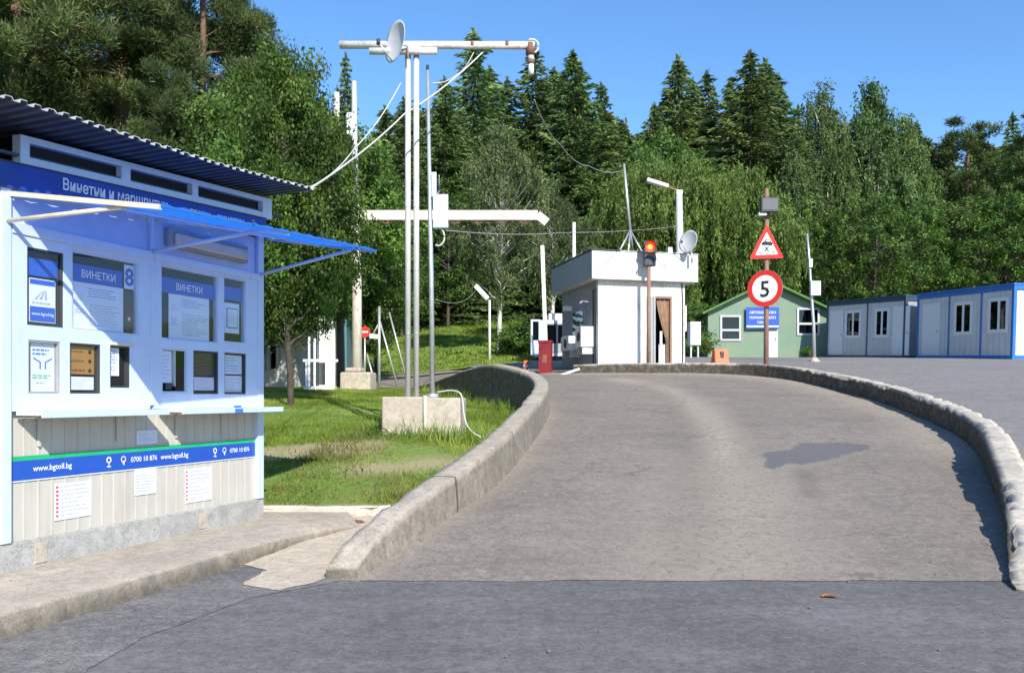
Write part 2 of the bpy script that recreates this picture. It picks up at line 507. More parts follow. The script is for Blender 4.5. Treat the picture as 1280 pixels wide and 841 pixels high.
class MB:
    """collects shapes with several materials into one mesh"""
    def __init__(self):
        self.v = []; self.f = []; self.m = []; self.mats = []; self.sm = []
    def mi(self, name):
        if name not in self.mats:
            self.mats.append(name)
        return self.mats.index(name)
    def add(self, vs, fs, mat, smooth=False):
        o = len(self.v); k = self.mi(mat)
        self.v += [tuple(p) for p in vs]
        for f in fs:
            self.f.append(tuple(i + o for i in f)); self.m.append(k); self.sm.append(smooth)
        return self
    def box(self, x0, x1, y0, y1, z0, z1, mat, mx=None):
        vs = [(x, y, z) for z in (z0, z1) for y in (y0, y1) for x in (x0, x1)]
        if mx is not None:
            vs = [mx @ Vector(p) for p in vs]
        return self.add(vs, [(0, 2, 3, 1), (4, 5, 7, 6), (0, 1, 5, 4), (2, 6, 7, 3), (0, 4, 6, 2), (1, 3, 7, 5)], mat)
    def quad(self, a, b, c, d, mat):
        return self.add([a, b, c, d], [(0, 1, 2, 3)], mat)
    def hexa(self, pts8, mat):
        return self.add(pts8, [(0, 3, 2, 1), (4, 5, 6, 7), (0, 1, 5, 4), (1, 2, 6, 5), (2, 3, 7, 6), (3, 0, 4, 7)], mat)
    def tube(self, path, rad, mat, n=10, cap=True, smooth=True):
        P = [Vector(p) for p in path]
        if not isinstance(rad, (list, tuple)):
            rad = [rad] * len(P)
        vs = []; fs = []
        t0 = (P[1] - P[0]).normalized()
        up = Vector((0, 0, 1)) if abs(t0.z) < .9 else Vector((1, 0, 0))
        for i, p in enumerate(P):
            t = (P[min(i + 1, len(P) - 1)] - P[max(i - 1, 0)])
            t = t.normalized() if t.length > 1e-9 else t0
            a = t.cross(up)
            if a.length < 1e-4:
                a = t.cross(Vector((0, 1, 0)))
            a.normalize()
            bb = t.cross(a).normalized()
            for k in range(n):
                an = 2 * math.pi * k / n
                vs.append(p + (a * math.cos(an) + bb * math.sin(an)) * rad[i])
        for i in range(len(P) - 1):
            for k in range(n):
                k2 = (k + 1) % n
                fs.append((i * n + k, i * n + k2, (i + 1) * n + k2, (i + 1) * n + k))
        self.add(vs, fs, mat, smooth)
        if cap:
            o = len(self.v) - len(vs)
            k = self.mi(mat)
            self.f.append(tuple(o + j for j in range(n))[::-1]); self.m.append(k); self.sm.append(False)
            self.f.append(tuple(o + (len(P) - 1) * n + j for j in range(n))); self.m.append(k); self.sm.append(False)
        return self
    def bar(self, p0, p1, w, h, mat, up=(0, 0, 1)):
        p0 = Vector(p0); p1 = Vector(p1)
        t = (p1 - p0).normalized()
        u = Vector(up)
        a = t.cross(u).normalized(); bb = a.cross(t).normalized()
        c = [(-1, -1), (1, -1), (1, 1), (-1, 1)]
        vs = [p0 + a * (i * w / 2) + bb * (j * h / 2) for i, j in c] + [p1 + a * (i * w / 2) + bb * (j * h / 2) for i, j in c]
        return self.hexa(vs, mat)
    def disc(self, c, nrm, r0, r1, mat, n=40, sx=1.0):
        """flat ring or disc"""
        c = Vector(c); nn = Vector(nrm).normalized()
        a = nn.cross(Vector((0, 0, 1)))
        if a.length < 1e-4: a = Vector((1, 0, 0))
        a.normalize(); bb = a.cross(nn)
        vs = []
        for k in range(n):
            an = 2 * math.pi * k / n
            dv = a * math.cos(an) * sx + bb * math.sin(an)
            vs += [c + dv * r0, c + dv * r1]
        fs = [(2 * k, 2 * k + 1, 2 * ((k + 1) % n) + 1, 2 * ((k + 1) % n)) for k in range(n)]
        return self.add(vs, fs, mat)
    def prism(self, poly, y0, y1, mat):
        """polygon in xz extruded along y"""
        n = len(poly)
        vs = [(x, y0, z) for x, z in poly] + [(x, y1, z) for x, z in poly]
        fs = [tuple(range(n)), tuple(range(n, 2 * n))[::-1]] + [(i, i + n, (i + 1) % n + n, (i + 1) % n) for i in range(n)]
        return self.add(vs, fs, mat)
    def text(self, body, x, y, z, size, mat, bold=0.0, center=True, sx=1.0):
        vs, fs = text_geo(body, size, bold)
        if not vs: return self
        xs = [p[0] for p in vs]
        ox = (min(xs) + max(xs)) / 2 if center else min(xs)
        self.add([(x + (px - ox) * sx, y, z + pz) for px, pz in vs], fs, mat)
        return self
    def build(self, name, parent=None, bevel=0.0, mx=None):
        me = bpy.data.meshes.new(name)
        v = self.v if mx is None else [tuple(mx @ Vector(p)) for p in self.v]
        me.from_pydata(v, [], self.f)
        for n_ in self.mats:
            me.materials.append(M[n_])
        me.polygons.foreach_set('material_index', self.m)
        me.polygons.foreach_set('use_smooth', self.sm)
        bm = bmesh.new(); bm.from_mesh(me)
        if bevel >= 0: bmesh.ops.recalc_face_normals(bm, faces=bm.faces[:])
        bm.to_mesh(me); bm.free()
        me.update()
        o = link(name, me, parent)
        if bevel > 0:
            md = o.modifiers.new('bevel', 'BEVEL')
            md.width = bevel; md.segments = 2; md.limit_method = 'ANGLE'; md.angle_limit = R(50)
        return o

def copy_tree(o, parent=None):
    c = o.copy()
    COL.objects.link(c)
    if parent is not None:
        c.parent = parent
    for ch in list(o.children):
        copy_tree(ch, c)
    return c

# ------------------------------------------------------------------ terrain maths
class TPS:
    def __init__(self, pts, lam=1e-3):
        P = np.array(pts, float)
        self.xy = P[:, :2]; n = len(P)
        K = self.k(np.linalg.norm(self.xy[:, None] - self.xy[None], axis=2)) + lam * np.eye(n)
        A = np.zeros((n + 3, n + 3)); A[:n, :n] = K
        A[:n, n] = 1; A[:n, n + 1:] = self.xy
        A[n, :n] = 1; A[n + 1:, :n] = self.xy.T
        self.w = np.linalg.solve(A, np.r_[P[:, 2], 0, 0, 0])
    @staticmethod
    def k(r):
        return np.where(r > 1e-9, r * r * np.log(np.maximum(r, 1e-9)), 0)
    def __call__(self, x, y):
        x = np.asarray(x, float); y = np.asarray(y, float)
        q = np.stack([x.ravel(), y.ravel()], 1)
        r = np.linalg.norm(q[:, None] - self.xy[None], axis=2)
        z = self.k(r) @ self.w[:-3] + self.w[-3] + q @ self.w[-2:]
        return z.reshape(x.shape)

def smooth_path(pts, n):
    P = np.array(pts, float)
    Q = np.vstack([2 * P[0] - P[1], P, 2 * P[-1] - P[-2]])
    out = []
    for i in range(1, len(Q) - 2):
        p0, p1, p2, p3 = Q[i - 1], Q[i], Q[i + 1], Q[i + 2]
        for t in np.linspace(0, 1, 24, endpoint=False):
            out.append(.5 * ((2 * p1) + (-p0 + p2) * t + (2 * p0 - 5 * p1 + 4 * p2 - p3) * t * t + (-p0 + 3 * p1 - 3 * p2 + p3) * t ** 3))
    out.append(Q[-2])
    return resample(np.array(out), n)

def resample(P, n):
    d = np.r_[0, np.cumsum(np.linalg.norm(np.diff(P[:, :2], axis=0), axis=1))]
    s = np.linspace(0, d[-1], n)
    return np.stack([np.interp(s, d, P[:, k]) for k in range(P.shape[1])], 1)

def vnoise(x, y, z=0.0, seed=0):
    """cheap smooth value noise, numpy arrays"""
    x = np.asarray(x, float); y = np.asarray(y, float); z = np.broadcast_to(np.asarray(z, float), x.shape)
    def h(a, b, c):
        n = (a.astype(np.int64) * 374761393 + b.astype(np.int64) * 668265263 + c.astype(np.int64) * 2147483647 + seed * 974711) & 0x7fffffff
        n = ((n ^ (n >> 13)) * 1274126177) & 0x7fffffff
        return ((n ^ (n >> 16)) & 0xffff) / 65535.0
    xi, yi, zi = np.floor(x), np.floor(y), np.floor(z)
    fx, fy, fz = x - xi, y - yi, z - zi
    fx, fy, fz = [f * f * (3 - 2 * f) for f in (fx, fy, fz)]
    r = 0
    for dx in (0, 1):
        for dy in (0, 1):
            for dz in (0, 1):
                wgt = (fx if dx else 1 - fx) * (fy if dy else 1 - fy) * (fz if dz else 1 - fz)
                r = r + wgt * h(xi + dx, yi + dy, zi + dz)
    return r * 2 - 1

def grid_mesh(name, X, Y, Z, mat, attrs=None, smooth=True):
    n, m_ = X.shape
    V = np.stack([X, Y, Z], 2).reshape(-1, 3)
    I = np.arange(n * m_).reshape(n, m_)
    F = np.stack([I[:-1, :-1], I[1:, :-1], I[1:, 1:], I[:-1, 1:]], 2).reshape(-1, 4)
    a = V[F[0, 1]] - V[F[0, 0]]; b_ = V[F[0, 3]] - V[F[0, 0]]
    if np.cross(a, b_)[2] < 0:
        F = F[:, ::-1]
    me = mesh_np(name, V, F, mat, smooth)
    for k, arr in (attrs or {}).items():
        at = me.attributes.new(k, 'FLOAT', 'POINT')
        at.data.foreach_set('value', np.asarray(arr, np.float32).ravel())
    return me

def mesh_np(name, V, F, mat, smooth=False):
    me = bpy.data.meshes.new(name)
    V = np.asarray(V, np.float32); F = np.asarray(F, np.int32)
    k = F.shape[1]
    me.vertices.add(len(V)); me.vertices.foreach_set('co', V.ravel())
    me.loops.add(F.size); me.loops.foreach_set('vertex_index', np.ascontiguousarray(F).ravel())
    me.polygons.add(len(F))
    me.polygons.foreach_set('loop_start', np.arange(0, F.size, k, dtype=np.int32))
    if smooth:
        me.polygons.foreach_set('use_smooth', np.ones(len(F), bool))
    me.materials.append(M[mat])
    me.update(calc_edges=True)
    me.validate()
    return me

# paths in plan
LEFT = [(-1.2, 6.9), (-.70, 8.5), (-.17, 10.4), (.27, 13), (.62, 15.6), (.72, 17.2), (.60, 18.8), (.22, 20.3), (-.30, 21.8),
        (-1.1, 24.1), (-1.95, 26.5), (-3.3, 30), (-6, 31.8), (-12, 33.2), (-30, 36)]
RIGHT = [(3.9, 6.9), (4.75, 8.5), (5.56, 10.2), (6.5, 12.3), (7.05, 14), (7.4, 16), (7.6, 18), (7.55, 20.1), (7.2, 22.2), (6.4, 23.9),
         (5.2, 24.8), (3.6, 25.4), (1.8, 25.9), (1.1, 28), (-.2, 31.4), (-3, 34.5), (-6, 36), (-12, 37.5), (-30, 40)]
rp = []
for y in (6.9, 8, 10.4, 13, 15.6, 18, 20):
    for x in (-1.5, 1.5, 4.5, 7.5):
        rp.append((x, y, max(0, .117 * (y - 6.9)) + (0.02 if y == 8 else 0)))
rp += [(-.30, 21.8, 1.78), (-1.1, 24.1, 1.86), (-1.95, 26.5, 1.8), (-3.3, 30, 1.72), (-6, 31.8, 1.78), (-12, 33.2, 1.8), (-30, 36, 1.8),
       (7.2, 22.2, 1.82), (6.4, 23.9, 2.02), (5.2, 24.8, 2.09), (3.6, 25.4, 2.12), (1.8, 25.9, 2.12), (1.1, 28, 2.22),
       (-.2, 31.4, 2.38), (-3, 34.5, 2.42), (-6, 36, 2.3), (-12, 37.5, 2.2), (-30, 40, 2.2)]
ramp_z = TPS(rp)
lot_z = TPS([(4.3, 6.5, .02), (5.1, 8.3, .34), (5.9, 10.0, .64), (7.4, 14, 1.10), (7.9, 18, 1.54), (7.9, 20.3, 1.78), (7.5, 22.5, 2.0), (5.4, 25.2, 2.16),
             (3.6, 25.8, 2.24), (1.8, 26.3, 2.2), (1.2, 28, 2.24), (-.1, 31.5, 2.42), (-1.4, 33.5, 2.55), (2, 30, 2.45), (4, 31, 2.6), (17.4, 30.7, 2.74), (14.8, 41.4, 3.26),
             (9, 43, 3.35), (9.5, 28, 2.55), (30, 30, 2.8), (30, 12, 1.35), (15, 10, 1.1), (15, 20, 1.93), (30, 45, 3.6), (55, 30, 2.9),
             (55, 10, 1.2), (6, 4, .0), (15, 4, 0.02), (50, 4, .02), (2, 36, 3.0), (50, 46, 3.8)])
lawn_z = TPS([(-2.8, 9.75, .2), (-1.3, 9.75, .2), (-.7, 12, .52), (-.1, 15, .74), (.2, 18, .95), (-.6, 20.3, 1.15), (-1.3, 14, .86), (-4, 14, .78),
              (-8, 14, .8), (-5.2, 27, 1.66), (-6, 22, 1.42), (-12, 26.5, 1.6), (-.9, 22, 1.22), (-1.7, 24.3, 1.42), (-2.5, 26.6, 1.55), (-3.7, 30, 1.68), (-12, 33.3, 1.75), (-15, 20, 1.3), (-40, 36, 1.8),
              (-40, 9.8, .3), (-10, 9.8, .3), (-20, 15, .8), (-30, 35.5, 1.75)])

FRONT = np.array([(-220, 40), (-60, 40), (-30, 39.8), (-12, 37.3), (-6, 35.8), (-3, 34.4), (-1.2, 34.2), (1.5, 36), (4, 40), (8, 44.5), (15, 46), (30, 47), (50, 45), (57, 40), (220, 40)], float)
FZ = []
for x, y in FRONT:
    if x < -2:
        FZ.append(float(ramp_z(max(x, -30), min(y, 39.5))))
    else:
        FZ.append(float(lot_z(min(x, 50), min(y, 46))))
FZ = np.array(FZ)
def yfront(x):
    return np.interp(x, FRONT[:, 0], FRONT[:, 1])
def hill_z(x, y):
    x = np.asarray(x, float); y = np.asarray(y, float)
    t = np.maximum(y - yfront(x), 0)
    r = np.where(x < -4, .165, np.where(x > 4, .12, .165 - (x + 4) / 8 * .045))
    rise = r * np.minimum(t, 25) + .27 * np.clip(t - 25, 0, 45) + .08 * np.maximum(t - 70, 0)
    left = np.clip((-x - 7) / 8, 0, 1)
    rise = rise * (1 - left * .55)
    return np.interp(x, FRONT[:, 0], FZ) + rise + .25 * vnoise(x * .12, y * .12) * np.clip(t / 6, 0, 1)
def ground(x, y):
    if y >= yfront(x) - .01:
        return float(hill_z(x, y))
    if x > np.interp(y, [10, 25, 26, 28, 31.4, 34.5], [3, 1.8, 1.8, 1.1, -.2, -3]) and y > 10:
        return float(lot_z(x, y))
    if y > np.interp(x, [-30, -12, -6, -3.3, -1.95, -.3], [36, 33.2, 31.8, 30, 26.5, 21.8]):
        return float(ramp_z(x, y))
    return float(lawn_z(x, y))

# ------------------------------------------------------------------ ground sheets
def struct(name, me):
    o = link(name, me)
    o['kind'] = 'structure'
    return o

# base land far out, well below the sheets near the camera
xs = np.linspace(-900, 900, 61); ys = np.linspace(-300, 1200, 51)
X, Y = np.meshgrid(xs, ys, indexing='ij')
Z = np.where(Y > 330, 20, -1.2) + 0 * X
struct('land', grid_mesh('land', X, Y, Z, 'hill_ground'))

# lower road
xs = np.linspace(-70, 70, 90); ys = np.r_[np.linspace(-60, 2, 20), np.linspace(2.3, 6.98, 18)]
X, Y = np.meshgrid(xs, ys, indexing='ij')
struct('road', grid_mesh('road', X, Y, 0 * X, 'asphalt_new'))
# older asphalt beside the kerb
def poly_sheet(name, pts, z, mat, jag=.03, step=.12, zf=None):
    P = np.array(pts + [pts[0]], float)
    d = np.r_[0, np.cumsum(np.linalg.norm(np.diff(P, axis=0), axis=1))]
    n = int(d[-1] / step)
    s = np.linspace(0, d[-1], n, endpoint=False)
    Q = np.stack([np.interp(s, d, P[:, k]) for k in (0, 1)], 1)
    Q[:, 0] += jag * vnoise(Q[:, 0] * 4, Q[:, 1] * 4, 3.3) + jag * .6 * vnoise(Q[:, 0] * 13, Q[:, 1] * 13, 1.3)
    Q[:, 1] += jag * vnoise(Q[:, 0] * 4, Q[:, 1] * 4, 7.7) + jag * .6 * vnoise(Q[:, 0] * 13, Q[:, 1] * 13, 5.3)
    bm = bmesh.new()
    vs = [bm.verts.new((x, y, z)) for x, y in Q]
    f = bm.faces.new(vs)
    bmesh.ops.triangulate(bm, faces=[f])
    for k in range(2 if zf else 0):
        bmesh.ops.subdivide_edges(bm, edges=bm.edges[:], cuts=1)
    if zf:
        for v in bm.verts:
            v.co.z = float(zf(v.co.x, v.co.y)) + z
    for f in bm.faces:
        if f.normal.z < 0: f.normal_flip()
    me = bpy.data.meshes.new(name)
    bm.to_mesh(me); bm.free()
    me.materials.append(M[mat])
    return me

ROADL = [(-1.25, 7.02), (-1.85, 6.4), (-2.2, 5.3), (-2.25, 4.2), (-2.0, 3.0), (-9, 2.5), (-9, 7.5), (-3.3, 7.6), (-2.4, 8.4)]
struct('road_old_asphalt', poly_sheet('road_old_asphalt', ROADL, .004, 'asphalt_old'))

# ramp
L_ = smooth_path(LEFT, 190); R_ = smooth_path(RIGHT, 190)
Lf = resample(L_, 460); Rf = resample(R_, 460)
Lf[:, 0] -= .05
L_[:, 0] -= .05
nl = 130
T = np.linspace(-.02, 1.02, nl)[None, :]
X = Lf[:, 0:1] * (1 - T) + Rf[:, 0:1] * T
Y = Lf[:, 1:2] * (1 - T) + Rf[:, 1:2] * T
def ramp_s(x, y):
    return ramp_z(x, y) + .004 + .012 * vnoise(x * .8, y * .8) * np.clip((np.asarray(y) - 7.2) / 2, 0, 1)
Z = ramp_s(X, Y)
Z[0, :] = .005
Y[0, :] += .03 * vnoise(X[0] * 2.1, X[0] * 0 + .3) + .015 * vnoise(X[0] * 9, X[0] * 0 + .8)
def dist_poly(X, Y, P):
    P = np.array(P, float)
    best = np.full(X.shape, 1e9)
    for a, b_ in zip(P[:-1], P[1:]):
        v = b_ - a
        t = np.clip(((X - a[0]) * v[0] + (Y - a[1]) * v[1]) / (v @ v), 0, 1)
        best = np.minimum(best, np.hypot(X - a[0] - t * v[0], Y - a[1] - t * v[1]))
    return best
def pix(px, py):
    """road point of the ramp seen in the photo (design aid)"""
    lo, hi = 6.0, 27.0
    for _ in range(40):
        d = (lo + hi) / 2
        y = 495 + FPX * (CZ - float(ramp_z(wx(px, d), d))) / d
        if y > py: lo = d
        else: hi = d
    return (wx(px, d), d)
wear = [pix(*p) for p in ((775, 474), (835, 488), (880, 515), (900, 545), (905, 580), (910, 620), (905, 660), (895, 700))]
edge_s = np.exp(-(dist_poly(X, Y, R_[20:150]) / .75) ** 2) * .9
edge_l = np.exp(-(dist_poly(X, Y, L_[0:110]) / .2) ** 2) * .5
w1 = np.exp(-(dist_poly(X, Y, wear[:5]) / .42) ** 2) * .85
w2 = np.exp(-(dist_poly(X, Y, wear[4:]) / .9) ** 2) * .7
sand = np.clip(np.maximum.reduce([edge_s, edge_l, w1, w2]), 0, 1)
stain_pts = [pix(*p) for p in ((1005, 590), (1015, 620))]
stain = np.exp(-(dist_poly(X, Y, stain_pts) / .14) ** 2) * .6
tr1 = np.exp(-(dist_poly(X, Y, [pix(*p) for p in ((860, 700), (868, 620), (862, 560), (840, 500), (800, 480))]) / .3) ** 2) * .35
stain = np.maximum(stain, tr1)
patch = [pix(*p) for p in ((952, 565), (985, 562), (1000, 554), (1050, 553), (1088, 556), (1085, 562), (1060, 566), (1045, 572), (1005, 581), (985, 580), (968, 588), (953, 585), (957, 575))]
def inside(X, Y, P):
    r = np.zeros(X.shape, bool)
    for (x0, y0), (x1, y1) in zip(P, P[1:] + P[:1]):
        c = ((y0 > Y) != (y1 > Y)) & (X < (x1 - x0) * (Y - y0) / (y1 - y0 + 1e-12) + x0)
        r ^= c
    return r
sd = dist_poly(X, Y, patch + patch[:1]) * np.where(inside(X, Y, patch), -1, 1)
pmask = np.clip(.5 - sd / .5, 0, 1)
struct('ramp_road', grid_mesh('ramp_road', X, Y, Z, 'asphalt_ramp', dict(sand=sand, stain=stain, patch=pmask)))

# lot
out = smooth_path([(4.05, 4.6), (4.05, 6.8)] + [(x + .16, y + .03) for x, y in RIGHT[1:8]] + [(7.36, 22.3), (6.5, 24.05), (5.25, 24.98), (3.65, 25.6), (1.85, 26.1), (1.15, 28.05), (-.15, 31.45), (-1.6, 33.6)], 120)
far = resample(np.array([(52, 3), (55, 15), (55, 30), (50, 46.5), (30, 48.5), (15, 47.5), (8, 46), (3.5, 41.5), (1.2, 37), (-.8, 34.8), (-1.7, 34.4)], float), 120)
T = (np.linspace(0, 1, 60) ** 1.6)[None, :]
X = out[:, 0:1] * (1 - T) + far[:, 0:1] * T
Y = out[:, 1:2] * (1 - T) + far[:, 1:2] * T
Z = lot_z(X, Y) + .02 * vnoise(X * .5, Y * .5)
struct('parking_lot', grid_mesh('parking_lot', X, Y, Z, 'asphalt_lot'))

# lawn
wallo = smooth_path([(-1.55, 9.75), (-.5, 10.6), (-.02, 13), (.33, 15.6), (.42, 17.2), (.3, 18.6), (-.05, 20.1), (-.58, 21.7), (-1.38, 24.0), (-2.25, 26.4), (-3.5, 29.9), (-6, 31.9), (-12, 33.3), (-30, 36.1)], 170)
lf = resample(np.array([(-3.0, 9.75), (-12, 9.75), (-40, 9.75), (-40, 20), (-40, 36)], float), 170)
T = (np.linspace(0, 1, 70) ** 2.2)[None, :]
X = wallo[:, 0:1] * (1 - T) + lf[:, 0:1] * T
Y = wallo[:, 1:2] * (1 - T) + lf[:, 1:2] * T
Z = lawn_z(X, Y) + .03 * vnoise(X * 1.2, Y * 1.2)
path_l = [(-9, 12.4), (-4, 12.6), (-3.1, 12.7), (-2.3, 12.9)]
bare_pts = [(-1.9, 11.6), (-1.0, 11.9)]
def bare_f(X, Y):
    a = np.clip(1.9 - dist_poly(X, Y, path_l) / .36, 0, 1)
    b_ = np.clip(1.2 - dist_poly(X, Y, bare_pts) / .5, 0, 1) * .8
    c_ = np.clip(1.0 - (Y - 9.75) / .25, 0, 1) * .6
    return np.maximum.reduce([a, b_, c_])
struct('lawn', grid_mesh('lawn', X, Y, Z, 'lawn_ground', dict(bare=bare_f(X, Y))))
# hillside
n = 220
fx = np.r_[np.linspace(-220, -62, 20), np.linspace(-60, 60, 140), np.linspace(62, 220, 20)]
tt = np.r_[np.linspace(0, 40, 50), np.linspace(42, 320, 40)]
X = np.repeat(fx[:, None], len(tt), 1)
Y = yfront(fx)[:, None] - .25 + tt[None, :]
Z = hill_z(X, Y) - .02
struct('hillside', grid_mesh('hillside', X, Y, Z, 'hill_ground', dict(bare=0 * X)))

# grass blades on the lawn
rng = np.random.default_rng(3)
def blades(name, n, xr, yr, zf, dens, hgt, wid, mat='grass_blade', label=None):
    x = rng.uniform(*xr, n); y = rng.uniform(yr[0] ** .5, yr[1] ** .5, n) ** 2
    keep = rng.random(n) < dens(x, y)
    x = x[keep]; y = y[keep]; n = len(x)
    z = zf(x, y)
    a = rng.uniform(0, 2 * math.pi, n); h = hgt * rng.uniform(.4, 1.25, n) * (1 + .5 * vnoise(x * 1.5, y * 1.5))
    wd = wid * rng.uniform(.6, 1.3, n)
    lean = rng.normal(0, .45, (n, 2)) * h[:, None]
    ux = np.cos(a) * wd; uy = np.sin(a) * wd
    b0 = np.stack([x - ux, y - uy, z - .02], 1); b1 = np.stack([x + ux, y + uy, z - .02], 1)
    tp = np.stack([x + lean[:, 0], y + lean[:, 1], z + h], 1)
    V = np.stack([b0, b1, tp], 1).reshape(-1, 3)
    F = np.arange(3 * n).reshape(n, 3)
    o = link(name, mesh_np(name, V, F, mat))
    return tag(o, label, 'grass', None, 'stuff')
def dist_wall(x, y):
    return dist_poly(x, y, wallo[:100])
def side_ok(x, y):
    xe = np.interp(y, wallo[:100, 1], wallo[:100, 0])
    return (x < xe - .05)
def d_lawn(x, y):
    s = .05 + .95 * (1 - np.clip(bare_f(x, y) * 1.25, 0, 1))
    s = s * (.6 + .4 * (vnoise(x * .9, y * .9) > -.25))
    return s * side_ok(x, y) * (y > 9.85) * (x > -.75 * y)
blades('grass', 260000, (-10.5, .4), (9.8, 30), lawn_z, d_lawn, .055, .010, label='short green lawn grass between ticket kiosk and low wall')
def d_tall(x, y):
    w_ = np.exp(-(dist_wall(x, y) / .3) ** 2) * (y > 11.0) * .75
    bl = np.exp(-(np.hypot((x + 1.0) / 1.15, (y - 14.1) / .95)) ** 4) * .9
    return np.maximum(w_ * .9, bl) * side_ok(x, y)
blades('tall_grass', 42000, (-4, .4), (10.5, 28), lawn_z, d_tall, .26, .011, label='tall uncut grass growing round the pole base and along the wall')
blades('dry_grass', 9000, (-2.9, .3), (9.9, 15), lawn_z, lambda x, y: side_ok(x, y) * np.clip(.25 + .7 * vnoise(x * 1.3, y * 1.3, 4.0), 0, 1), .10, .010, 'dry_grass', 'yellowed dry grass patches in front of the pole base')
def d_hill(x, y):
    return (y > yfront(x) + .3) * 1.0
blades('hill_grass', 60000, (-9, 16), (34, 62), lambda x, y: hill_z(x, y), d_hill, .10, .03, label='rough grass on the slope beyond the upper road')

# ------------------------------------------------------------------ walls, kerbs, pavement
def loft_wall(name, inner, zb, top, thick, mat, side, rough=.02, taper=.03, chip=.0, dirt=0.0, dirt_shade2=0.0, joint=0.0):
    """inner: (n,2) path of the road-side foot, zb foot height, top height arrays, side=+1 thickness to the left of travel"""
    n = len(inner)
    t = np.gradient(inner, axis=0); t /= np.linalg.norm(t, axis=1)[:, None]
    nrm = np.stack([-t[:, 1], t[:, 0]], 1) * side
    h = top - zb
    prof = [(0, -.25, 0)] + [(taper * k / 5, 0, k / 5) for k in range(6)] + [(thick * k / 4, 0, 1) for k in range(1, 4)] \
        + [(thick - taper * .3, 0, 1)] + [(thick, 0, 1 - k / 5) for k in range(1, 6)] + [(thick, -.5, 0)]
    X = []; Y = []; Z = []
    for (o, dz, hf) in prof:
        X.append(inner[:, 0] + nrm[:, 0] * o); Y.append(inner[:, 1] + nrm[:, 1] * o); Z.append(zb + h * hf + dz)
    X = np.array(X).T.copy(); Y = np.array(Y).T.copy(); Z = np.array(Z).T.copy()
    # rounding of the top arrises and broken concrete
    k = 7.0
    nx = vnoise(X * k, Y * k, Z * k, 1) * .6 + vnoise(X * 31, Y * 31, Z * 31, 2) * .6
    ny = vnoise(X * k + 50, Y * k, Z * k, 3) * .6 + vnoise(X * 22 + 9, Y * 22, Z * 22, 4) * .4
    nz = vnoise(X * k, Y * k + 50, Z * k, 5) * .6 + vnoise(X * 22, Y * 22 + 9, Z * 22, 6) * .4
    X += rough * nx; Y += rough * ny; Z += rough * nz
    if chip:
        for j, sd_ in ((6, 8), (10, 18)):
            lo_ = vnoise(inner[:, 0] * .9, inner[:, 1] * .9, 0, sd_ + 3)
            ch = np.clip(vnoise(inner[:, 0] * 2.1, inner[:, 1] * 2.1, 0, sd_) - .15, 0, 1) * chip * 1.5 + np.clip(vnoise(inner[:, 0] * 6.3, inner[:, 1] * 6.3, 0, sd_ + 1) - .15, 0, 1) * chip * 1.2 * (lo_ > -.1) + np.clip(vnoise(inner[:, 0] * 14, inner[:, 1] * 14, 0, sd_ + 5) - .2, 0, 1) * chip * .5
            Z[:, j] -= ch; X[:, j] += nrm[:, 0] * ch * (.8 if j == 6 else -.8); Y[:, j] += nrm[:, 1] * ch * (.8 if j == 6 else -.8)
    side_a = np.zeros(X.shape); side_a[:, 0:6] = dirt; side_a[:, 6] = dirt * .5; side_a[:, 11:] = dirt_shade2  # face rows darkened: grime plus painted shade of the side faces
    if joint:
        sl_ = np.r_[0, np.cumsum(np.linalg.norm(np.diff(inner, axis=0), axis=1))]
        for q in np.arange(joint * .8, sl_[-1], joint):
            k_ = int(np.argmin(np.abs(sl_ - q - .1 * math.sin(q * 7))))
            side_a[k_, :] = 1.3; Z[k_, 5:12] -= .012
    me = grid_mesh(name, X, Y, Z, mat, dict(grime_shade=side_a), smooth=False)
    bm = bmesh.new(); bm.from_mesh(me)
    m_ = X.shape[1]; bm.verts.ensure_lookup_table()
    for r_ in (0, n - 1):
        vs = [bm.verts[r_ * m_ + j] for j in range(m_)]
        try: bm.faces.new(vs)
        except ValueError: pass
    bmesh.ops.recalc_face_normals(bm, faces=bm.faces[:])
    bm.to_mesh(me); bm.free()
    return link(name, me)

Lw = smooth_path(LEFT[:12], 760)
zb = ramp_z(Lw[:, 0], Lw[:, 1])
s = np.r_[0, np.cumsum(np.linalg.norm(np.diff(Lw, axis=0), axis=1))]
hh = np.interp(s, [0, .25, 1.0, 3.6, 9, 13, 15.3, 17.5, 20.0, 23.5], [.10, .20, .30, .45, .50, .52, .46, .30, .14, .01])
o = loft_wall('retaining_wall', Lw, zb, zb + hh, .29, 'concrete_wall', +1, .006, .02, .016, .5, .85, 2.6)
tag(o, 'low curving pale concrete wall along the left edge of the ramp, above the lawn', 'wall')

Rw = smooth_path([(3.75, 6.55)] + RIGHT[:13], 820)
zb = np.maximum(ramp_z(Rw[:, 0], Rw[:, 1]), 0)
s = np.r_[0, np.cumsum(np.linalg.norm(np.diff(Rw, axis=0), axis=1))]
hh = np.interp(s, [0, .5, 1.5, 3, 5, 8, 14, 18, 21, 24, 26], [.02, .06, .20, .33, .40, .38, .35, .32, .29, .24, .06])
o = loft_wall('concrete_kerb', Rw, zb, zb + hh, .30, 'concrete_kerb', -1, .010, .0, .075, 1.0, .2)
tag(o, 'rough broken concrete kerb curving along the right and far edge of the ramp', 'kerb')

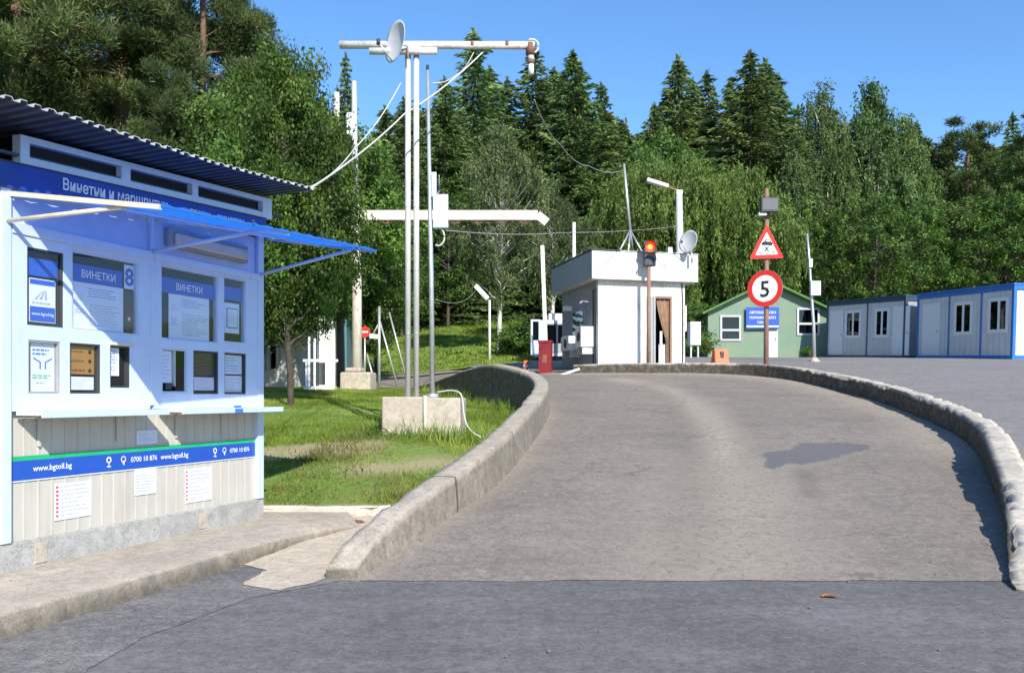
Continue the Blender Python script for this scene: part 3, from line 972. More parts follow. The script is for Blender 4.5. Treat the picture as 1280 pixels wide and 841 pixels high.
# pavement in front of kiosk
def pv_z(x, y):
    return .17
u = Vector((.342, .94)); nn = Vector((.94, -.342)); K0 = Vector((-2.66, 9.26))
def kp(s, o):
    p = K0 - u * s + nn * o
    return (p.x, p.y)
edge = [kp(9, 1.05), kp(6, 1.0), kp(4.2, 1.02), kp(3.2, 1.0), kp(2.2, .96), kp(1.2, .9), kp(.5, .9), kp(-.3, 1.0), (-1.72, 9.72)]
E_ = smooth_path(edge, 150)
back = smooth_path([kp(9, -3), kp(6, -3), kp(4.2, -3), kp(3.2, -3), kp(2.2, -3), kp(1.2, -3), kp(.3, -2), (-3.4, 9.8), (-2.2, 9.80)], 150)
rows = [(1.0, -.12, 0), (1.0, 0.0, .0)]
jit = .02 * vnoise(E_[:, 0] * 5, E_[:, 1] * 5, 1.0) + .012 * vnoise(E_[:, 0] * 19, E_[:, 1] * 19, 2.0)
hgt = np.interp(np.arange(150), [0, 110, 135, 149], [.155, .15, .12, .06])
Ex = E_.copy(); Ex[:, 0] += jit; Ex[:, 1] += jit * .5
Xs = [E_[:, 0] + .015, Ex[:, 0] + .008, Ex[:, 0] + .004, Ex[:, 0] - .012]
Ys = [E_[:, 1], Ex[:, 1], Ex[:, 1], Ex[:, 1]]
Zs = [0 * hgt - .1, hgt * .3, hgt * .88 + jit * .5, hgt + jit * .2]
for t in np.linspace(.06, 1, 18):
    Xs.append(Ex[:, 0] * (1 - t) + back[:, 0] * t); Ys.append(Ex[:, 1] * (1 - t) + back[:, 1] * t)
    Zs.append(hgt + (.17 - hgt) * min(1, t * 6))
struct('pavement', grid_mesh('pavement', np.array(Xs).T, np.array(Ys).T, np.array(Zs).T, 'pavement', dict(grime_shade=np.repeat(np.array([[.9, .7, .45, .05] + [0.0] * 18]), 150, 0)), smooth=False))

# beige concrete patch climbing between pavement and wall nose
cp = np.array([(-1.12, 6.97), (-1.4, 7.12), (-1.75, 6.55), (-2.05, 6.75), (-2.02, 7.35), (-2.35, 7.6), (-2.25, 8.3), (-1.95, 9.0), (-1.7, 9.75), (-1.2, 9.9), (-1.0, 9.0), (-1.1, 8.0)])
struct('concrete_apron', poly_sheet('concrete_apron', [tuple(p) for p in cp], .009, 'sand_concrete', jag=.05, step=.08,
                                    zf=lambda x, y: max(0, (y - 7.6) * .055)))
# lawn edging kerb
o = MB()
ed = smooth_path([(-3.6, 9.78), (-2.4, 9.74), (-1.75, 9.74), (-1.35, 9.82)], 40)
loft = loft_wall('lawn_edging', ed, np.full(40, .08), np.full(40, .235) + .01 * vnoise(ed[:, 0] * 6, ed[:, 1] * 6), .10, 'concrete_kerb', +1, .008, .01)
tag(loft, 'thin concrete edging strip between the lawn and the pavement', 'kerb')

# ================================================================== ticket kiosk
kz = .17
kiosk = thing('ticket_kiosk', (K0.x, K0.y, kz), math.atan2(.94, .342),
              'white and blue vignette sales kiosk with corrugated roof and blue awning on the pavement', 'kiosk')
SHEAR = Matrix(((1, 0, 0, 0), (0, 1, 0, 0), (.055, 0, 1, .055 * 3.0), (0, 0, 0, 1)))
WL = -4.6       # far left end of the building (outside the frame)
DEP = 2.3
mb = MB()
mb.box(WL, 0.03, -.035, DEP + .03, -.25, .205, 'plinth')
for s_ in (2.75, .92):
    mb.box(-s_ - .06, -s_ + .05, -.045, -.034, .02, .17, 'pavement')
mb.build('plinth', kiosk, .012)
mb = MB()   # lower beige wall with vertical ribs
mb.box(WL, 0, 0, DEP, .205, 1.16, 'beige_panel')
x = -3.0
while x < -.02:
    mb.box(x, x + .012, -.006, .0, .21, 1.15, 'beige_panel')
    x += .125
mb.box(WL, 0, .02, DEP, 1.16, 3.0, 'beige_panel')
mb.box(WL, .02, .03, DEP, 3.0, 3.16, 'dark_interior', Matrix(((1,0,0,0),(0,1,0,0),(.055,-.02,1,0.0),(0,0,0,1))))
mb.build('wall', kiosk)
for (a, b_, top) in ((-.085, .012, 2.98), (-3.10, -3.015, 2.86), (-3.62, -3.13, 2.86)):
    mb = MB().box(a, b_, -.052 if a > -3.2 else -.03, .03, .21, top, 'white_frame_shade')
    mb.build('corner_post' if a > -3.2 else 'end_panel', kiosk, .006)
mb = MB().box(-3.60, -3.14, -.036, -.03, 1.18, 1.19, 'dark_grey')

wins = dict(UL=(2.88, 2.55, 1.81, 2.39), UM=(2.47, 1.76, 1.80, 2.43), UR=(1.49, .71, 1.79, 2.45), UE=(.63, .28, 1.81, 2.46),
            LL=(2.87, 2.58, 1.30, 1.70), LM=(2.49, 2.18, 1.30, 1.70), LH=(2.08, 1.86, 1.35, 1.70),
            RH=(1.48, 1.15, 1.31, 1.71), RM=(1.07, .71, 1.30, 1.71), RE=(.62, .28, 1.30, 1.71))
mb = MB()
for (x0, x1, names) in ((-3.01, -1.62, ('UL', 'UM', 'LL', 'LM', 'LH')), (-1.585, -.09, ('UR', 'UE', 'RH', 'RM', 'RE'))):
    ops = [(-wins[k][0], -wins[k][1], wins[k][2], wins[k][3]) for k in names]
    xs = sorted({x0, x1} | {o[0] for o in ops} | {o[1] for o in ops})
    zs = sorted({1.20, 2.55} | {o[2] for o in ops} | {o[3] for o in ops})
    for a, b_ in zip(xs[:-1], xs[1:]):
        for c, d in zip(zs[:-1], zs[1:]):
            if any(o[0] - 1e-6 <= a and b_ <= o[1] + 1e-6 and o[2] - 1e-6 <= c and d <= o[3] + 1e-6 for o in ops):
                continue
            mb.box(a, b_, -.045, .019, c, d, 'white_frame_shade')
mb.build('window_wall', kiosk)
mb = MB()
mb.box(-1.62, -1.585, -.055, -.0, 1.20, 2.9, 'white_frame_shade')
mb.box(-3.01, -1.621, -.058, -.0455, 2.47, 2.55, 'white_frame_shade')
mb.box(-1.584, -.09, -.058, -.0455, 2.48, 2.55, 'white_frame_shade')
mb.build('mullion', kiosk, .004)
mb = MB()   # plain fascia above the windows
mb.box(-3.01, -1.622, -.012, .019, 2.552, 2.90, 'fascia_white_shade')
mb.box(-1.584, -.09, -.012, .019, 2.552, 2.93, 'fascia_white_shade')
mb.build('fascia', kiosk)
mb = MB()   # fluorescent lamp housing above the right module
mb.box(-1.42, -.28, -.075, -.012, 2.63, 2.80, 'grey_paint')
mb.box(-1.36, -.33, -.105, -.074, 2.655, 2.755, 'wood_tan')
mb.build('lamp_housing', kiosk, .01)

def win(key, trim='white_frame_shade', back='dark_interior', pane=True):
    s0, s1, z0, z1 = wins[key]
    x0, x1 = -s0, -s1
    mb = MB()
    mb.box(x0, x1, .006, .018, z0, z1, back)
    t = .014
    for q in ((x0 + .001, x0 + t, z0 + .001, z1 - .001), (x1 - t, x1 - .001, z0 + .001, z1 - .001), (x0 + t, x1 - t, z0 + .001, z0 + t), (x0 + t, x1 - t, z1 - t, z1 - .001)):
        mb.box(q[0], q[1], -.038, .006, q[2], q[3], trim)
    o = mb.build('window', kiosk)
    if pane:
        p = MB().box(x0 + t, x1 - t, -.020, -.016, z0 + t, z1 - t, 'pane')
        p.build('pane', o)
    return o, x0, x1, z0, z1

def paper(mb, x0, x1, z0, z1, y, mat):
    mb.box(x0, x1, y - .003, y, z0, z1, mat)

def lines(mb, x0, x1, z0, z1, n, y, mat, h=.3, seed=0, gap=.0):
    rr = random.Random(seed)
    dz = (z1 - z0) / n
    for i in range(n):
        if rr.random() < gap: continue
        e = x0 + (x1 - x0) * rr.uniform(.55, 1.0)
        z = z1 - (i + .5) * dz
        x = x0
        while x < e:
            wd = rr.uniform(.012, .045)
            mb.quad((x, y, z - dz * h / 2), (min(x + wd, e), y, z - dz * h / 2), (min(x + wd, e), y, z + dz * h / 2), (x, y, z + dz * h / 2), mat)
            x += wd + .008

# upper left: blue poster with the white road emblem
o, x0, x1, z0, z1 = win('UL', 'dark_grey')
mb = MB()
paper(mb, x0 + .02, x1 - .02, z1 - .20, z1 - .07, -.001, 'poster_blue')
mb.build('poster', o)
mb = MB()
paper(mb, x0 + .05, x1 - .04, z0 + .03, z1 - .22, -.002, 'poster_white_shade')
px0, px1, pz0, pz1 = x0 + .058, x1 - .048, z0 + .038, z1 - .228
paper(mb, px0, px1, pz1 - .035, pz1, -.006, 'poster_blue')
paper(mb, px0, px1, pz0, pz0 + .11, -.006, 'poster_blue')
cx = (px0 + px1) / 2
for (a, b_, c, d, k) in ((-.075, -.028, .0, .015, 1), (-.028, -.006, .012, .026, 1), (.020, .046, .024, .032, 1)):
    mb.add([(cx + a, -.0065, pz0 + .165), (cx + a + .024, -.0065, pz0 + .165), (cx + d, -.0065, pz1 - .075), (cx + c, -.0065, pz1 - .085)], [(0, 1, 2, 3)], 'print_grey')
lines(mb, px0 + .02, px1 - .02, pz0 + .125, pz0 + .150, 1, -.0065, 'print_grey', .5)
mb.text('www.bgtoll.bg', cx, -.010, pz0 + .045, .035, 'poster_white_shade', .01)
mb.build('poster', o)

def vignette(o, x0, x1, z0, z1, head, seed, xp0, xp1):
    mb = MB()
    paper(mb, x0 + .015, x1 - .015, z1 - .235, z1 - .095, -.001, 'poster_blue')
    mb.text(head, (xp0 + xp1) / 2, -.006, z1 - .195, .085, 'sign_white', .008, sx=.9)
    paper(mb, xp0, xp1, z0 + .02, z1 - .237, -.002, 'poster_white_shade')
    wd = xp1 - xp0; zt = z1 - .25
    lines(mb, xp0 + .30 * wd, xp1 - .06 * wd, zt - .10, zt - .02, 4, -.0055, 'print_blue', .28, seed)
    lines(mb, xp0 + .06 * wd, xp0 + .22 * wd, zt - .14, zt - .08, 3, -.0055, 'print_grey', .3, seed + 1)
    lines(mb, xp0 + .32 * wd, xp1 - .03 * wd, z0 + .05, zt - .15, 9, -.0055, 'print_grey', .3, seed + 2)
    lines(mb, xp0 + .05 * wd, xp0 + .24 * wd, z0 + .14, zt - .2, 4, -.0055, 'print_blue', .3, seed + 3)
    for q in range(2):
        a = xp0 + (.52 + .0 * q) * wd; zq = z0 + .06
        mb.box(a - .035, a + .045, -.0058, -.005, zq - .004, zq - .001, 'print_grey')
    return mb

o, x0, x1, z0, z1 = win('UM')
vignette(o, x0, x1 - .13, z0, z1, 'ВИНЕТКИ', 11, x0 + .045, x1 - .135).build('poster', o)
mb = MB()
paper(mb, x1 - .125, x1 - .015, z1 - .235, z1 - .03, -.003, 'poster_white_shade')
mb.text('8', x1 - .07, -.008, z1 - .205, .21, 'poster_blue', .018)
mb.build('number_plate', o)
mb = MB()
paper(mb, x1 - .12, x1 - .02, z0 + .03, z1 - .25, -.001, 'brown_blind')
mb.disc((x1 - .07, -.006, z0 + .14), (0, -1, 0), .012, .024, 'print_red', 16)
mb.disc((x1 - .07, -.0062, z0 + .14), (0, -1, 0), 0, .012, 'poster_white_shade', 16)
mb.build('sticker', o)

o, x0, x1, z0, z1 = win('UR')
vignette(o, x0, x1, z0, z1, 'ВИНЕТКИ', 31, x0 + .14, x1 - .09).build('poster', o)
o, x0, x1, z0, z1 = win('UE')
mb = MB()
paper(mb, x0 + .015, x1 - .015, z1 - .22, z1 - .09, -.001, 'poster_blue')
paper(mb, x0 + .06, x1 - .06, z0 + .10, z1 - .25, -.002, 'poster_white_shade')
paper(mb, x0 + .09, x1 - .09, z0 + .15, z1 - .30, -.006, 'sign_blue')
paper(mb, x0 + .10, x1 - .10, z0 + .16, z1 - .31, -.0092, 'poster_white_shade')
lines(mb, x0 + .11, x1 - .11, z0 + .18, z1 - .33, 9, -.0125, 'print_grey', .3, 4)
mb.build('poster', o)

o, x0, x1, z0, z1 = win('LL', 'grey_paint')
mb = MB()
paper(mb, x0 + .03, x0 + .055, z0 + .02, z1 - .02, -.002, 'curtain_tan')
paper(mb, x0 + .055, x1 - .02, z0 + .015, z1 - .015, -.003, 'poster_white_shade')
xa, xb = x0 + .07, x1 - .035
lines(mb, xa, xb, z1 - .115, z1 - .055, 2, -.0068, 'print_blue', .45, 3)
cx = (xa + xb) / 2
for sg in (-1, 1):   # a forked road drawn in blue
    mb.add([(cx + sg * .018, -.007, z0 + .185), (cx + sg * .03, -.007, z0 + .185), (cx + sg * .03, -.007, z0 + .235), (cx + sg * .018, -.007, z0 + .24)], [(0, 1, 2, 3)], 'print_blue')
    mb.add([(cx + sg * .018, -.007, z0 + .24), (cx + sg * .03, -.007, z0 + .235), (cx + sg * .085, -.007, z0 + .262), (cx + sg * .085, -.007, z0 + .274)], [(0, 1, 2, 3)], 'print_blue')
lines(mb, xa, xb, z0 + .11, z0 + .145, 2, -.007, 'print_green', .5, 5)
lines(mb, xa + .03, xb - .06, z0 + .07, z0 + .09, 1, -.007, 'print_grey', .5, 6)
mb.build('poster', o)

o, x0, x1, z0, z1 = win('LM', 'dark_grey')
mb = MB()
paper(mb, x0 + .015, x1 - .03, z0 + .155, z1 - .02, -.003, 'brown_notice')
for i in range(3):
    zq = z1 - .065 - i * .075
    mb.disc((x1 - .075, -.0065, zq), (0, -1, 0), 0, .017, 'print_black', 12)
    lines(mb, x0 + .03, x1 - .12, zq - .012, zq + .012, 1, -.0065, 'brown_blind', .6, i)
paper(mb, x0 + .02, x1 - .035, z0 + .03, z0 + .135, -.003, 'poster_white_shade')
lines(mb, x0 + .04, x1 - .06, z0 + .05, z0 + .12, 4, -.0065, 'print_grey', .2, 8)
mb.build('poster', o)

o, x0, x1, z0, z1 = win('LH', 'dark_grey', pane=False)
mb = MB()
paper(mb, x0 + .005, x1 - .085, z0 + .10, z1 - .015, -.004, 'poster_white_shade')
lines(mb, x0 + .03, x1 - .10, z0 + .20, z1 - .03, 5, -.0076, 'print_blue', .3, 12)
mb.disc((x0 + .07, -.008, z0 + .16), (0, -1, 0), .016, .021, 'print_grey', 18)
mb.build('poster', o)
mb = MB().box(x0 - .01, x1 + .02, -.075, -.046, z1 + .005, z1 + .03, 'wood_tan')
mb.build('hatch_rail', o)

o, x0, x1, z0, z1 = win('RH', 'white_frame_shade', pane=False)
mb = MB()
paper(mb, x0 + .02, x0 + .17, z0 + .09, z1 - .02, -.001, 'poster_white_shade')
lines(mb, x0 + .04, x0 + .15, z0 + .12, z1 - .05, 7, -.0045, 'print_grey', .25, 21)
mb.box(x0 + .175, x0 + .19, -.03, .0, z0 + .06, z1 - .015, 'galvanised')
mb.box(x0 + .08, x0 + .15, -.02, .0, z0 + .03, z0 + .085, 'dark_grey')
mb.build('poster', o)
MB().box(x0 + .192, x1 - .016, -.02, -.016, z0 + .015, z1 - .015, 'dark_pane').build('pane', o)

o, x0, x1, z0, z1 = win('RM', 'dark_grey')
mb = MB()
for i in range(9):
    zq = z1 - .03 - i * .024
    mb.box(x0 + .02, x1 - .05, -.002, .001, zq - .010, zq + .009, 'brown_blind')
paper(mb, x0 + .02, x1 - .02, z0 + .035, z0 + .16, -.003, 'poster_white_shade')
lines(mb, x0 + .05, x1 - .05, z0 + .05, z0 + .15, 5, -.0065, 'print_grey', .25, 9)
mb.build('poster', o)
o, x0, x1, z0, z1 = win('RE', 'dark_grey')
for k, (za, zb_) in enumerate(((z0 + .02, z0 + .185), (z0 + .20, z1 - .02))):
    mb = MB()
    paper(mb, x0 + .02, x1 - .02, za, zb_, -.003, 'poster_white_shade')
    lines(mb, x0 + .05, x1 - .05, za + .02, zb_ - .02, 6, -.0065, 'print_blue' if k else 'print_grey', .25, 40 + k)
    mb.build('poster', o)

# shelves
for (a, b_) in ((-2.98, -1.68), (-1.52, -.01)):
    mb = MB().box(a, b_, -.30, -.05, 1.138, 1.166, 'white_paint')
    mb.box(a, b_, -.308, -.295, 1.12, 1.170, 'white_frame_shade')
    sh = mb.build('counter_shelf', kiosk, .004)
    for xx in ((a + .22, b_ - .30) if a < -2 else (a + .25, b_ - .62)):
        br = MB()
        br.box(xx, xx + .02, -.26, -.027, 1.122, 1.137, 'beige_panel')
        br.box(xx, xx + .02, -.026, -.007, .90, 1.137, 'beige_panel')
        br.build('bracket', sh)
mb = MB()
mb.box(-3.01, -1.63, -.05, -.0, 1.168, 1.199, 'white_frame_shade')
mb.box(-1.58, -.09, -.05, -.0, 1.168, 1.199, 'white_frame_shade')
mb.build('sill', kiosk)

# blue information band
mb = MB()
mb.box(-3.012, -.088, -.012, -.0065, .655, .80, 'sign_blue')
mb.box(-3.012, -.088, -.012, -.0065, .80, .835, 'green_stripe')
mb.box(-3.012, -.088, -.0105, -.0065, .645, .655, 'poster_white_shade')
for x_ in (-2.62, -1.28):
    mb.text('www.bgtoll.bg', x_, -.0125, .715, .062, 'sign_white', .012)
for x_ in (-2.06, -.72):
    mb.disc((x_, -.0125, .75), (0, -1, 0), .016, .027, 'sign_white', 20)
    mb.quad((x_ - .004, -.0125, .70), (x_ + .004, -.0125, .70), (x_ + .004, -.0125, .735), (x_ - .004, -.0125, .735), 'sign_white')
    mb.quad((x_ - .02, -.0127, .69), (x_ + .02, -.0127, .69), (x_ + .02, -.0127, .70), (x_ - .02, -.0127, .70), 'sign_white')
for x_ in (-1.78, -.46):
    mb.text('0700 10 876', x_ + .12, -.0125, .715, .062, 'sign_white', .012)
    mb.disc((x_ - .12, -.0125, .745), (0, -1, 0), .02, .028, 'sign_white', 20)
    mb.quad((x_ - .126, -.0125, .70), (x_ - .112, -.0125, .695), (x_ - .107, -.0125, .735), (x_ - .123, -.0125, .735), 'sign_white')
mb.build('information_band', kiosk)
# notices stuck to the lower wall
for (s_, wd, z0, z1, kind) in ((2.42, .36, .315, .60, 0), (1.64, .26, .42, .66 - .01, 1), (.95, .38, .28, .60, 0), (1.62, .24, .86, .98, 2)):
    mb = MB()
    paper(mb, -s_ - wd / 2, -s_ + wd / 2, z0, z1, -.0062, 'poster_white_shade')
    if kind == 0:
        for i in range(8):
            zq = z1 - .025 - i * (z1 - z0 - .03) / 8
            mb.box(-s_ - wd / 2 + .012, -s_ - wd / 2 + .034, -.0104, -.0094, zq - .011, zq + .006, 'print_red')
            lines(mb, -s_ - wd / 2 + .055, -s_ + wd / 2 - .02, zq - .013, zq + .008, 1, -.0098, 'print_grey', .35, i)
    else:
        lines(mb, -s_ - wd / 2 + .02, -s_ + wd / 2 - .02, z0 + .02, z1 - .02, 7, -.0098, 'print_grey', .25, 50 + kind, .3)
    mb.build('notice', kiosk)
# sticker by the right hatch
mb = MB()
mb.box(-.80, -.68, -.3100, -.3085, 1.122, 1.160, 'print_blue')
mb.box(-.78, -.70, -.30, -.28, 1.168, 1.25, 'poster_white_shade')
mb.box(-.785, -.695, -.3005, -.2795, 1.168, 1.19, 'print_blue')
mb.build('leaflet_holder', kiosk)

# sign banner with the lettering
mb = MB()
mb.box(-3.35, .02, -.07, -.055, 2.79, 2.985, 'banner_blue')
mb.box(-3.35, .02, -.078, -.07, 2.975, 2.985, 'dark_grey')
mb.text('Винетни и маршрутни', -2.58, -.0725, 2.855, .125, 'sign_white', .014, center=False, sx=.86)
mb.text('такси - винетки', -1.15, -.0725, 2.845, .125, 'sign_white', .010, center=False, sx=.86)
mb.build('sign_board', kiosk, 0, SHEAR)
# clerestory strip with dark panes
mb = MB()
zc0, zc1 = 2.985, 3.20
mb.box(-2.95, .14, -.06, .02, zc0, 3.045, 'white_frame_shade')
mb.box(-2.95, .14, -.06, .02, 3.15, zc1, 'white_frame_shade')
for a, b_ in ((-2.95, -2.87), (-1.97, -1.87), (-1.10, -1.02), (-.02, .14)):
    mb.box(a, b_, -.06, .02, 3.045, 3.15, 'white_frame_shade')
mb.box(-4.4, -2.952, .3, .32, 2.9, 3.2, 'dark_interior')
cl = mb.build('clerestory', kiosk, 0, SHEAR)
for a, b_ in ((-2.87, -1.97), (-1.87, -1.10), (-1.02, -.02)):
    MB().box(a, b_, .0, .006, 3.046, 3.149, 'dark_interior').build('pane', cl, 0, SHEAR)
# corrugated roof
xs = []
x = -4.9; per = .115
while x < .25:
    xs += [(x, 0), (x + per * .42, 0), (x + per * .5, .024), (x + per * .92, .024)]
    x += per
vs = []; fs = []
yb, yf = 2.6, -.52
def rz_(x, y):
    return 3.26 + (-.04) * (y - yf) + .055 * (x + 3.0) + .02 * math.sin(x * 1.7 + 1) * .6
n = len(xs)
mb = MB()
rr = random.Random(5)
jut = [rr.uniform(-.012, .012) for _ in range(n // 4 + 2)]
for t_, mat in ((0, 'corrugated'), (.006, 'corrugated_lit')):
    v = []
    for i, (x, h) in enumerate(xs):
        for y in (yf + jut[i // 4], yb):
            v.append((x, y, rz_(x, y) + h + t_))
    mb.add(v, [(2 * i, 2 * i + 1, 2 * i + 3, 2 * i + 2) for i in range(n - 1)], mat)
for i in range(n - 1):
    q = []
    for (x, h) in (xs[i], xs[i + 1]):
        q.append((x, yf + jut[(i if q == [] else i + 1) // 4] , rz_(x, yf) + h))
    (a, b_) = q
    mb.add([a, b_, (b_[0], b_[1], b_[2] + .006), (a[0], a[1], a[2] + .006)], [(0, 1, 2, 3)], 'corrugated_lit')
mb.build('roof', kiosk, -1)
mb = MB()
mb.box(WL, .34, -.05, .0, 3.04, 3.06, 'container_dark', SHEAR)
mb.box(WL, .2, 1.9, 1.96, 2.95, 2.99, 'container_dark', SHEAR)
mb.build('roof_frame', kiosk)
# awning of blue sheet on a light frame
A = [(-3.02, -.06, 2.775), (.05, -.06, 2.955), (.0, -1.385, 2.745), (-3.0, -1.385, 2.585)]
def aw(u_, v_):
    a = Vector(A[0]).lerp(Vector(A[1]), u_); b_ = Vector(A[3]).lerp(Vector(A[2]), u_)
    return a.lerp(b_, v_)
mb = MB()
NU, NV = 60, 10
v = []
for i in range(NU + 1):
    for j in range(NV + 1):
        p = aw(i / NU, j / NV); p.z += .008 * math.sin(i * 1.6) - .012 * math.sin(math.pi * j / NV)
        v.append(p)
mb.add(v, [(i * (NV + 1) + j, (i + 1) * (NV + 1) + j, (i + 1) * (NV + 1) + j + 1, i * (NV + 1) + j + 1) for i in range(NU) for j in range(NV)], 'blue_sheet', True)
awn = mb.build('awning', kiosk, -1)
mb = MB()
e = Vector((0, 0, -.025))
mb.bar(aw(0, 0) + e, aw(0, 1) + e, .03, .035, 'wood_tan')
mb.bar(aw(0, 1) + e * .6, aw(1, 1) + e * .6, .02, .014, 'container_blue')
mb.bar(aw(1, 0) + e, aw(1, 1) + e, .02, .02, 'galvanised')
mb.bar(aw(.5, 0) + e, aw(.5, 1) + e, .025, .025, 'white_frame_shade')
mb.bar(aw(0, .5) + e, aw(1, .5) + e, .025, .025, 'white_frame_shade')
for u_ in (.33, .66):
    mb.tube([aw(u_, 1) + Vector((0, -.005, .01)), aw(u_, 1) + Vector((0, -.03, .01))], .012, 'dark_grey', 8)
mb.build('awning_frame', awn)
for xx, u_, v_ in ((-3.05, .012, .76), (-1.60, .47, .80), (-.04, .985, .80)):
    mb = MB().tube([(xx, -.05, 2.55), aw(u_, v_) + Vector((0, 0, -.04))], .017, 'wood_tan' if xx < -2 else 'white_frame_shade', 8)
    mb.build('awning_strut', kiosk)

# ================================================================== masts and poles on the lawn
bx, by = wx(531, 14.0), 14.0
gz = .84
blk = loft = None
mb = MB()
hw = .62
rngb = random.Random(2)
block = thing('concrete_block', (bx, by, gz), R(-5), 'weathered concrete foundation block under the twin white mast on the lawn', 'concrete block')
mb.box(-hw, 0.06, -.33, .33, -.3, .60, 'concrete_block')
mb.box(.066, hw, -.32, .33, -.3, .585, 'concrete_block')
mb.build('foundation', block, .025)
mb = MB().tube([(.07, -.352, .62), (.07, -.354, .3), (.075, -.352, -.1)], .028, 'white_worn', 10)
mb.build('cable_conduit', block)

mast = thing('camera_mast', (wx(514, 14), 14.0, 1.44), 0, 'tall twin white steel tube mast carrying a crossbar, a satellite dish and a hanging camera', 'mast')
H = wz(62, 14) - 1.44
for dx in (-.052, .082):
    mb = MB()
    mb.tube([(dx, 0, -.02), (dx, 0, H)], .046, 'silver_paint', 14)
    for zz in (1.0, 2.0, 3.0):
        mb.tube([(dx, 0, zz), (dx, 0, zz + .012)], .049, 'galvanised', 14)
    mb.build('tube_pole', mast)
cb = wz(57, 14) - 1.44
mb = MB().tube([(wx(425, 14) - mast.location.x, -.02, cb), (wx(668, 14) - mast.location.x, -.02, cb - .01)], .062, 'pole_white', 14)
for xx in (.95, 1.5):
    mb.tube([(xx, -.02, cb), (xx + .05, -.02, cb)], .066, 'rust', 14)
mb.build('crossbar', mast)
mb = MB().tube([(wx(463, 14) - mast.location.x, -.08, cb - .125), (wx(547, 14) - mast.location.x, -.08, cb - .125)], .055, 'pole_white', 14)
for dx in (-.07, .085):
    mb.box(dx - .08, dx + .08, -.10, .07, cb - .09, cb + .02, 'galvanised')
mb.build('lower_bar', mast)
# dish
def dish(parent, c, nrm, rad, mat, arm=True):
    """offset dish: shallow bowl, rim, feed arm with its receiver"""
    nn_ = Vector(nrm).normalized(); c = Vector(c)
    a = nn_.cross(Vector((0, 0, 1))).normalized(); b_ = a.cross(nn_)
    mb = MB(); v = []; f = []
    NR, NA = 7, 36
    for off in (0, -.008):
        o = len(v)
        for i in range(NR + 1):
            r = rad * i / NR
            for k in range(NA):
                an = 2 * math.pi * k / NA
                v.append(c + a * math.cos(an) * r * .92 + b_ * math.sin(an) * r + nn_ * (rad * .22 * (i / NR) ** 2 + off))
        for i in range(NR):
            for k in range(NA):
                q = (o + i * NA + k, o + i * NA + (k + 1) % NA, o + (i + 1) * NA + (k + 1) % NA, o + (i + 1) * NA + k)
                f.append(q if off == 0 else q[::-1])
    for k in range(NA):
        i0 = NR * NA; i1 = (NR + 1) * NA + NR * NA
        f.append((i0 + k, i0 + (k + 1) % NA, i1 + (k + 1) % NA, i1 + k))
    mb.add(v, f, mat, True)
    d = mb.build('satellite_dish', parent, -1)
    if arm:
        foot = c - b_ * rad * .98 * -1 if False else c + b_ * (-rad if b_.z > 0 else rad) + nn_ * rad * .22
        tip = c + nn_ * rad * 1.05 + b_ * (-.35 * rad if b_.z > 0 else .35 * rad)
        MB().tube([foot, tip], .012, 'galvanised', 8).tube([tip - nn_ * .0 + Vector((0, 0, -.03)), tip + Vector((0, 0, .05))], .03, 'dark_grey', 10).build('feed_arm', d)
        MB().tube([c - nn_ * .02, c - nn_ * .16, c - nn_ * .16 + Vector((0, 0, -.2))], .022, 'galvanised', 8).build('dish_bracket', d)
    return d
dish(mast, (wx(501, 14) - mast.location.x, -.26, wz(62, 14) - 1.44), (-.80, -.60, .10), .33, 'dish_grey')
mb = MB()
xx = wx(663, 14) - mast.location.x
mb.tube([(xx, -.02, cb + .02), (xx, -.02, cb - .16)], .075, 'rust', 12)
mb.tube([(xx, -.02, cb - .16), (xx + .02, -.02, cb - .25)], .05, 'pole_white', 12)
mb.tube([(xx + .01, -.02, cb - .25), (xx + .01, -.02, cb - .30)], .06, 'rust', 12)
mb.tube([(xx + .01, -.02, cb - .30), (xx + .012, -.02, cb - .47)], .045, 'white_paint', 12)
mb.build('hanging_camera', mast)
mb = MB()
pp = [(xx + .02 + .11 * math.cos(t), -.04, cb - .03 + .11 * math.sin(t)) for t in np.linspace(R(120), R(-90), 12)]
mb.tube(pp, .016, 'cream_cable', 7)
mb.build('cable_loop', mast)

ap = thing('antenna_pole', (wx(539, 14.15), 14.15, 1.43), 0, 'slim grey galvanised pole with a white junction box, beside the twin mast', 'pole')
H2 = wz(82, 14.15) - 1.43
MB().tube([(0.02, 0, -.02), (0, 0, 2.0), (-.06, 0, H2)], [.042, .038, .026], 'galvanised', 12).tube([(.02, 0, -.02), (.02, 0, .06)], .1, 'galvanised', 12).build('tube_pole', ap)
mb = MB()
x0 = wx(541, 14) - ap.location.x; z0 = wz(284, 14) - 1.43
mb.box(x0, x0 + .24, -.12, -.02, z0, z0 + .53, 'white_frame_shade')
mb.box(x0 + .01, x0 + .23, -.126, -.1195, z0 + .012, z0 + .518, 'white_frame_shade')
mb.build('junction_box', ap, .01)
mb = MB()
z1 = wz(245, 14) - 1.43
mb.box(x0 - .03, x0 + .05, -.08, -.02, z1, z1 + .40, 'white_frame_shade')
mb.tube([(x0 + .06, -.05, z1 + .05), (x0 + .10, -.05, z1 + .1), (x0 + .09, -.05, z1 + .36)], .012, 'wire_grey', 6)
mb.build('small_antenna', ap, .008)
mb = MB()
pp = [(x0 + .08 + .10 * math.sin(t), -.06, z0 - .14 + .14 * math.cos(t)) for t in np.linspace(0, math.pi * 1.15, 14)]
mb.tube(pp, .014, 'cream_cable', 7)
mb.build('cable_loop', ap)

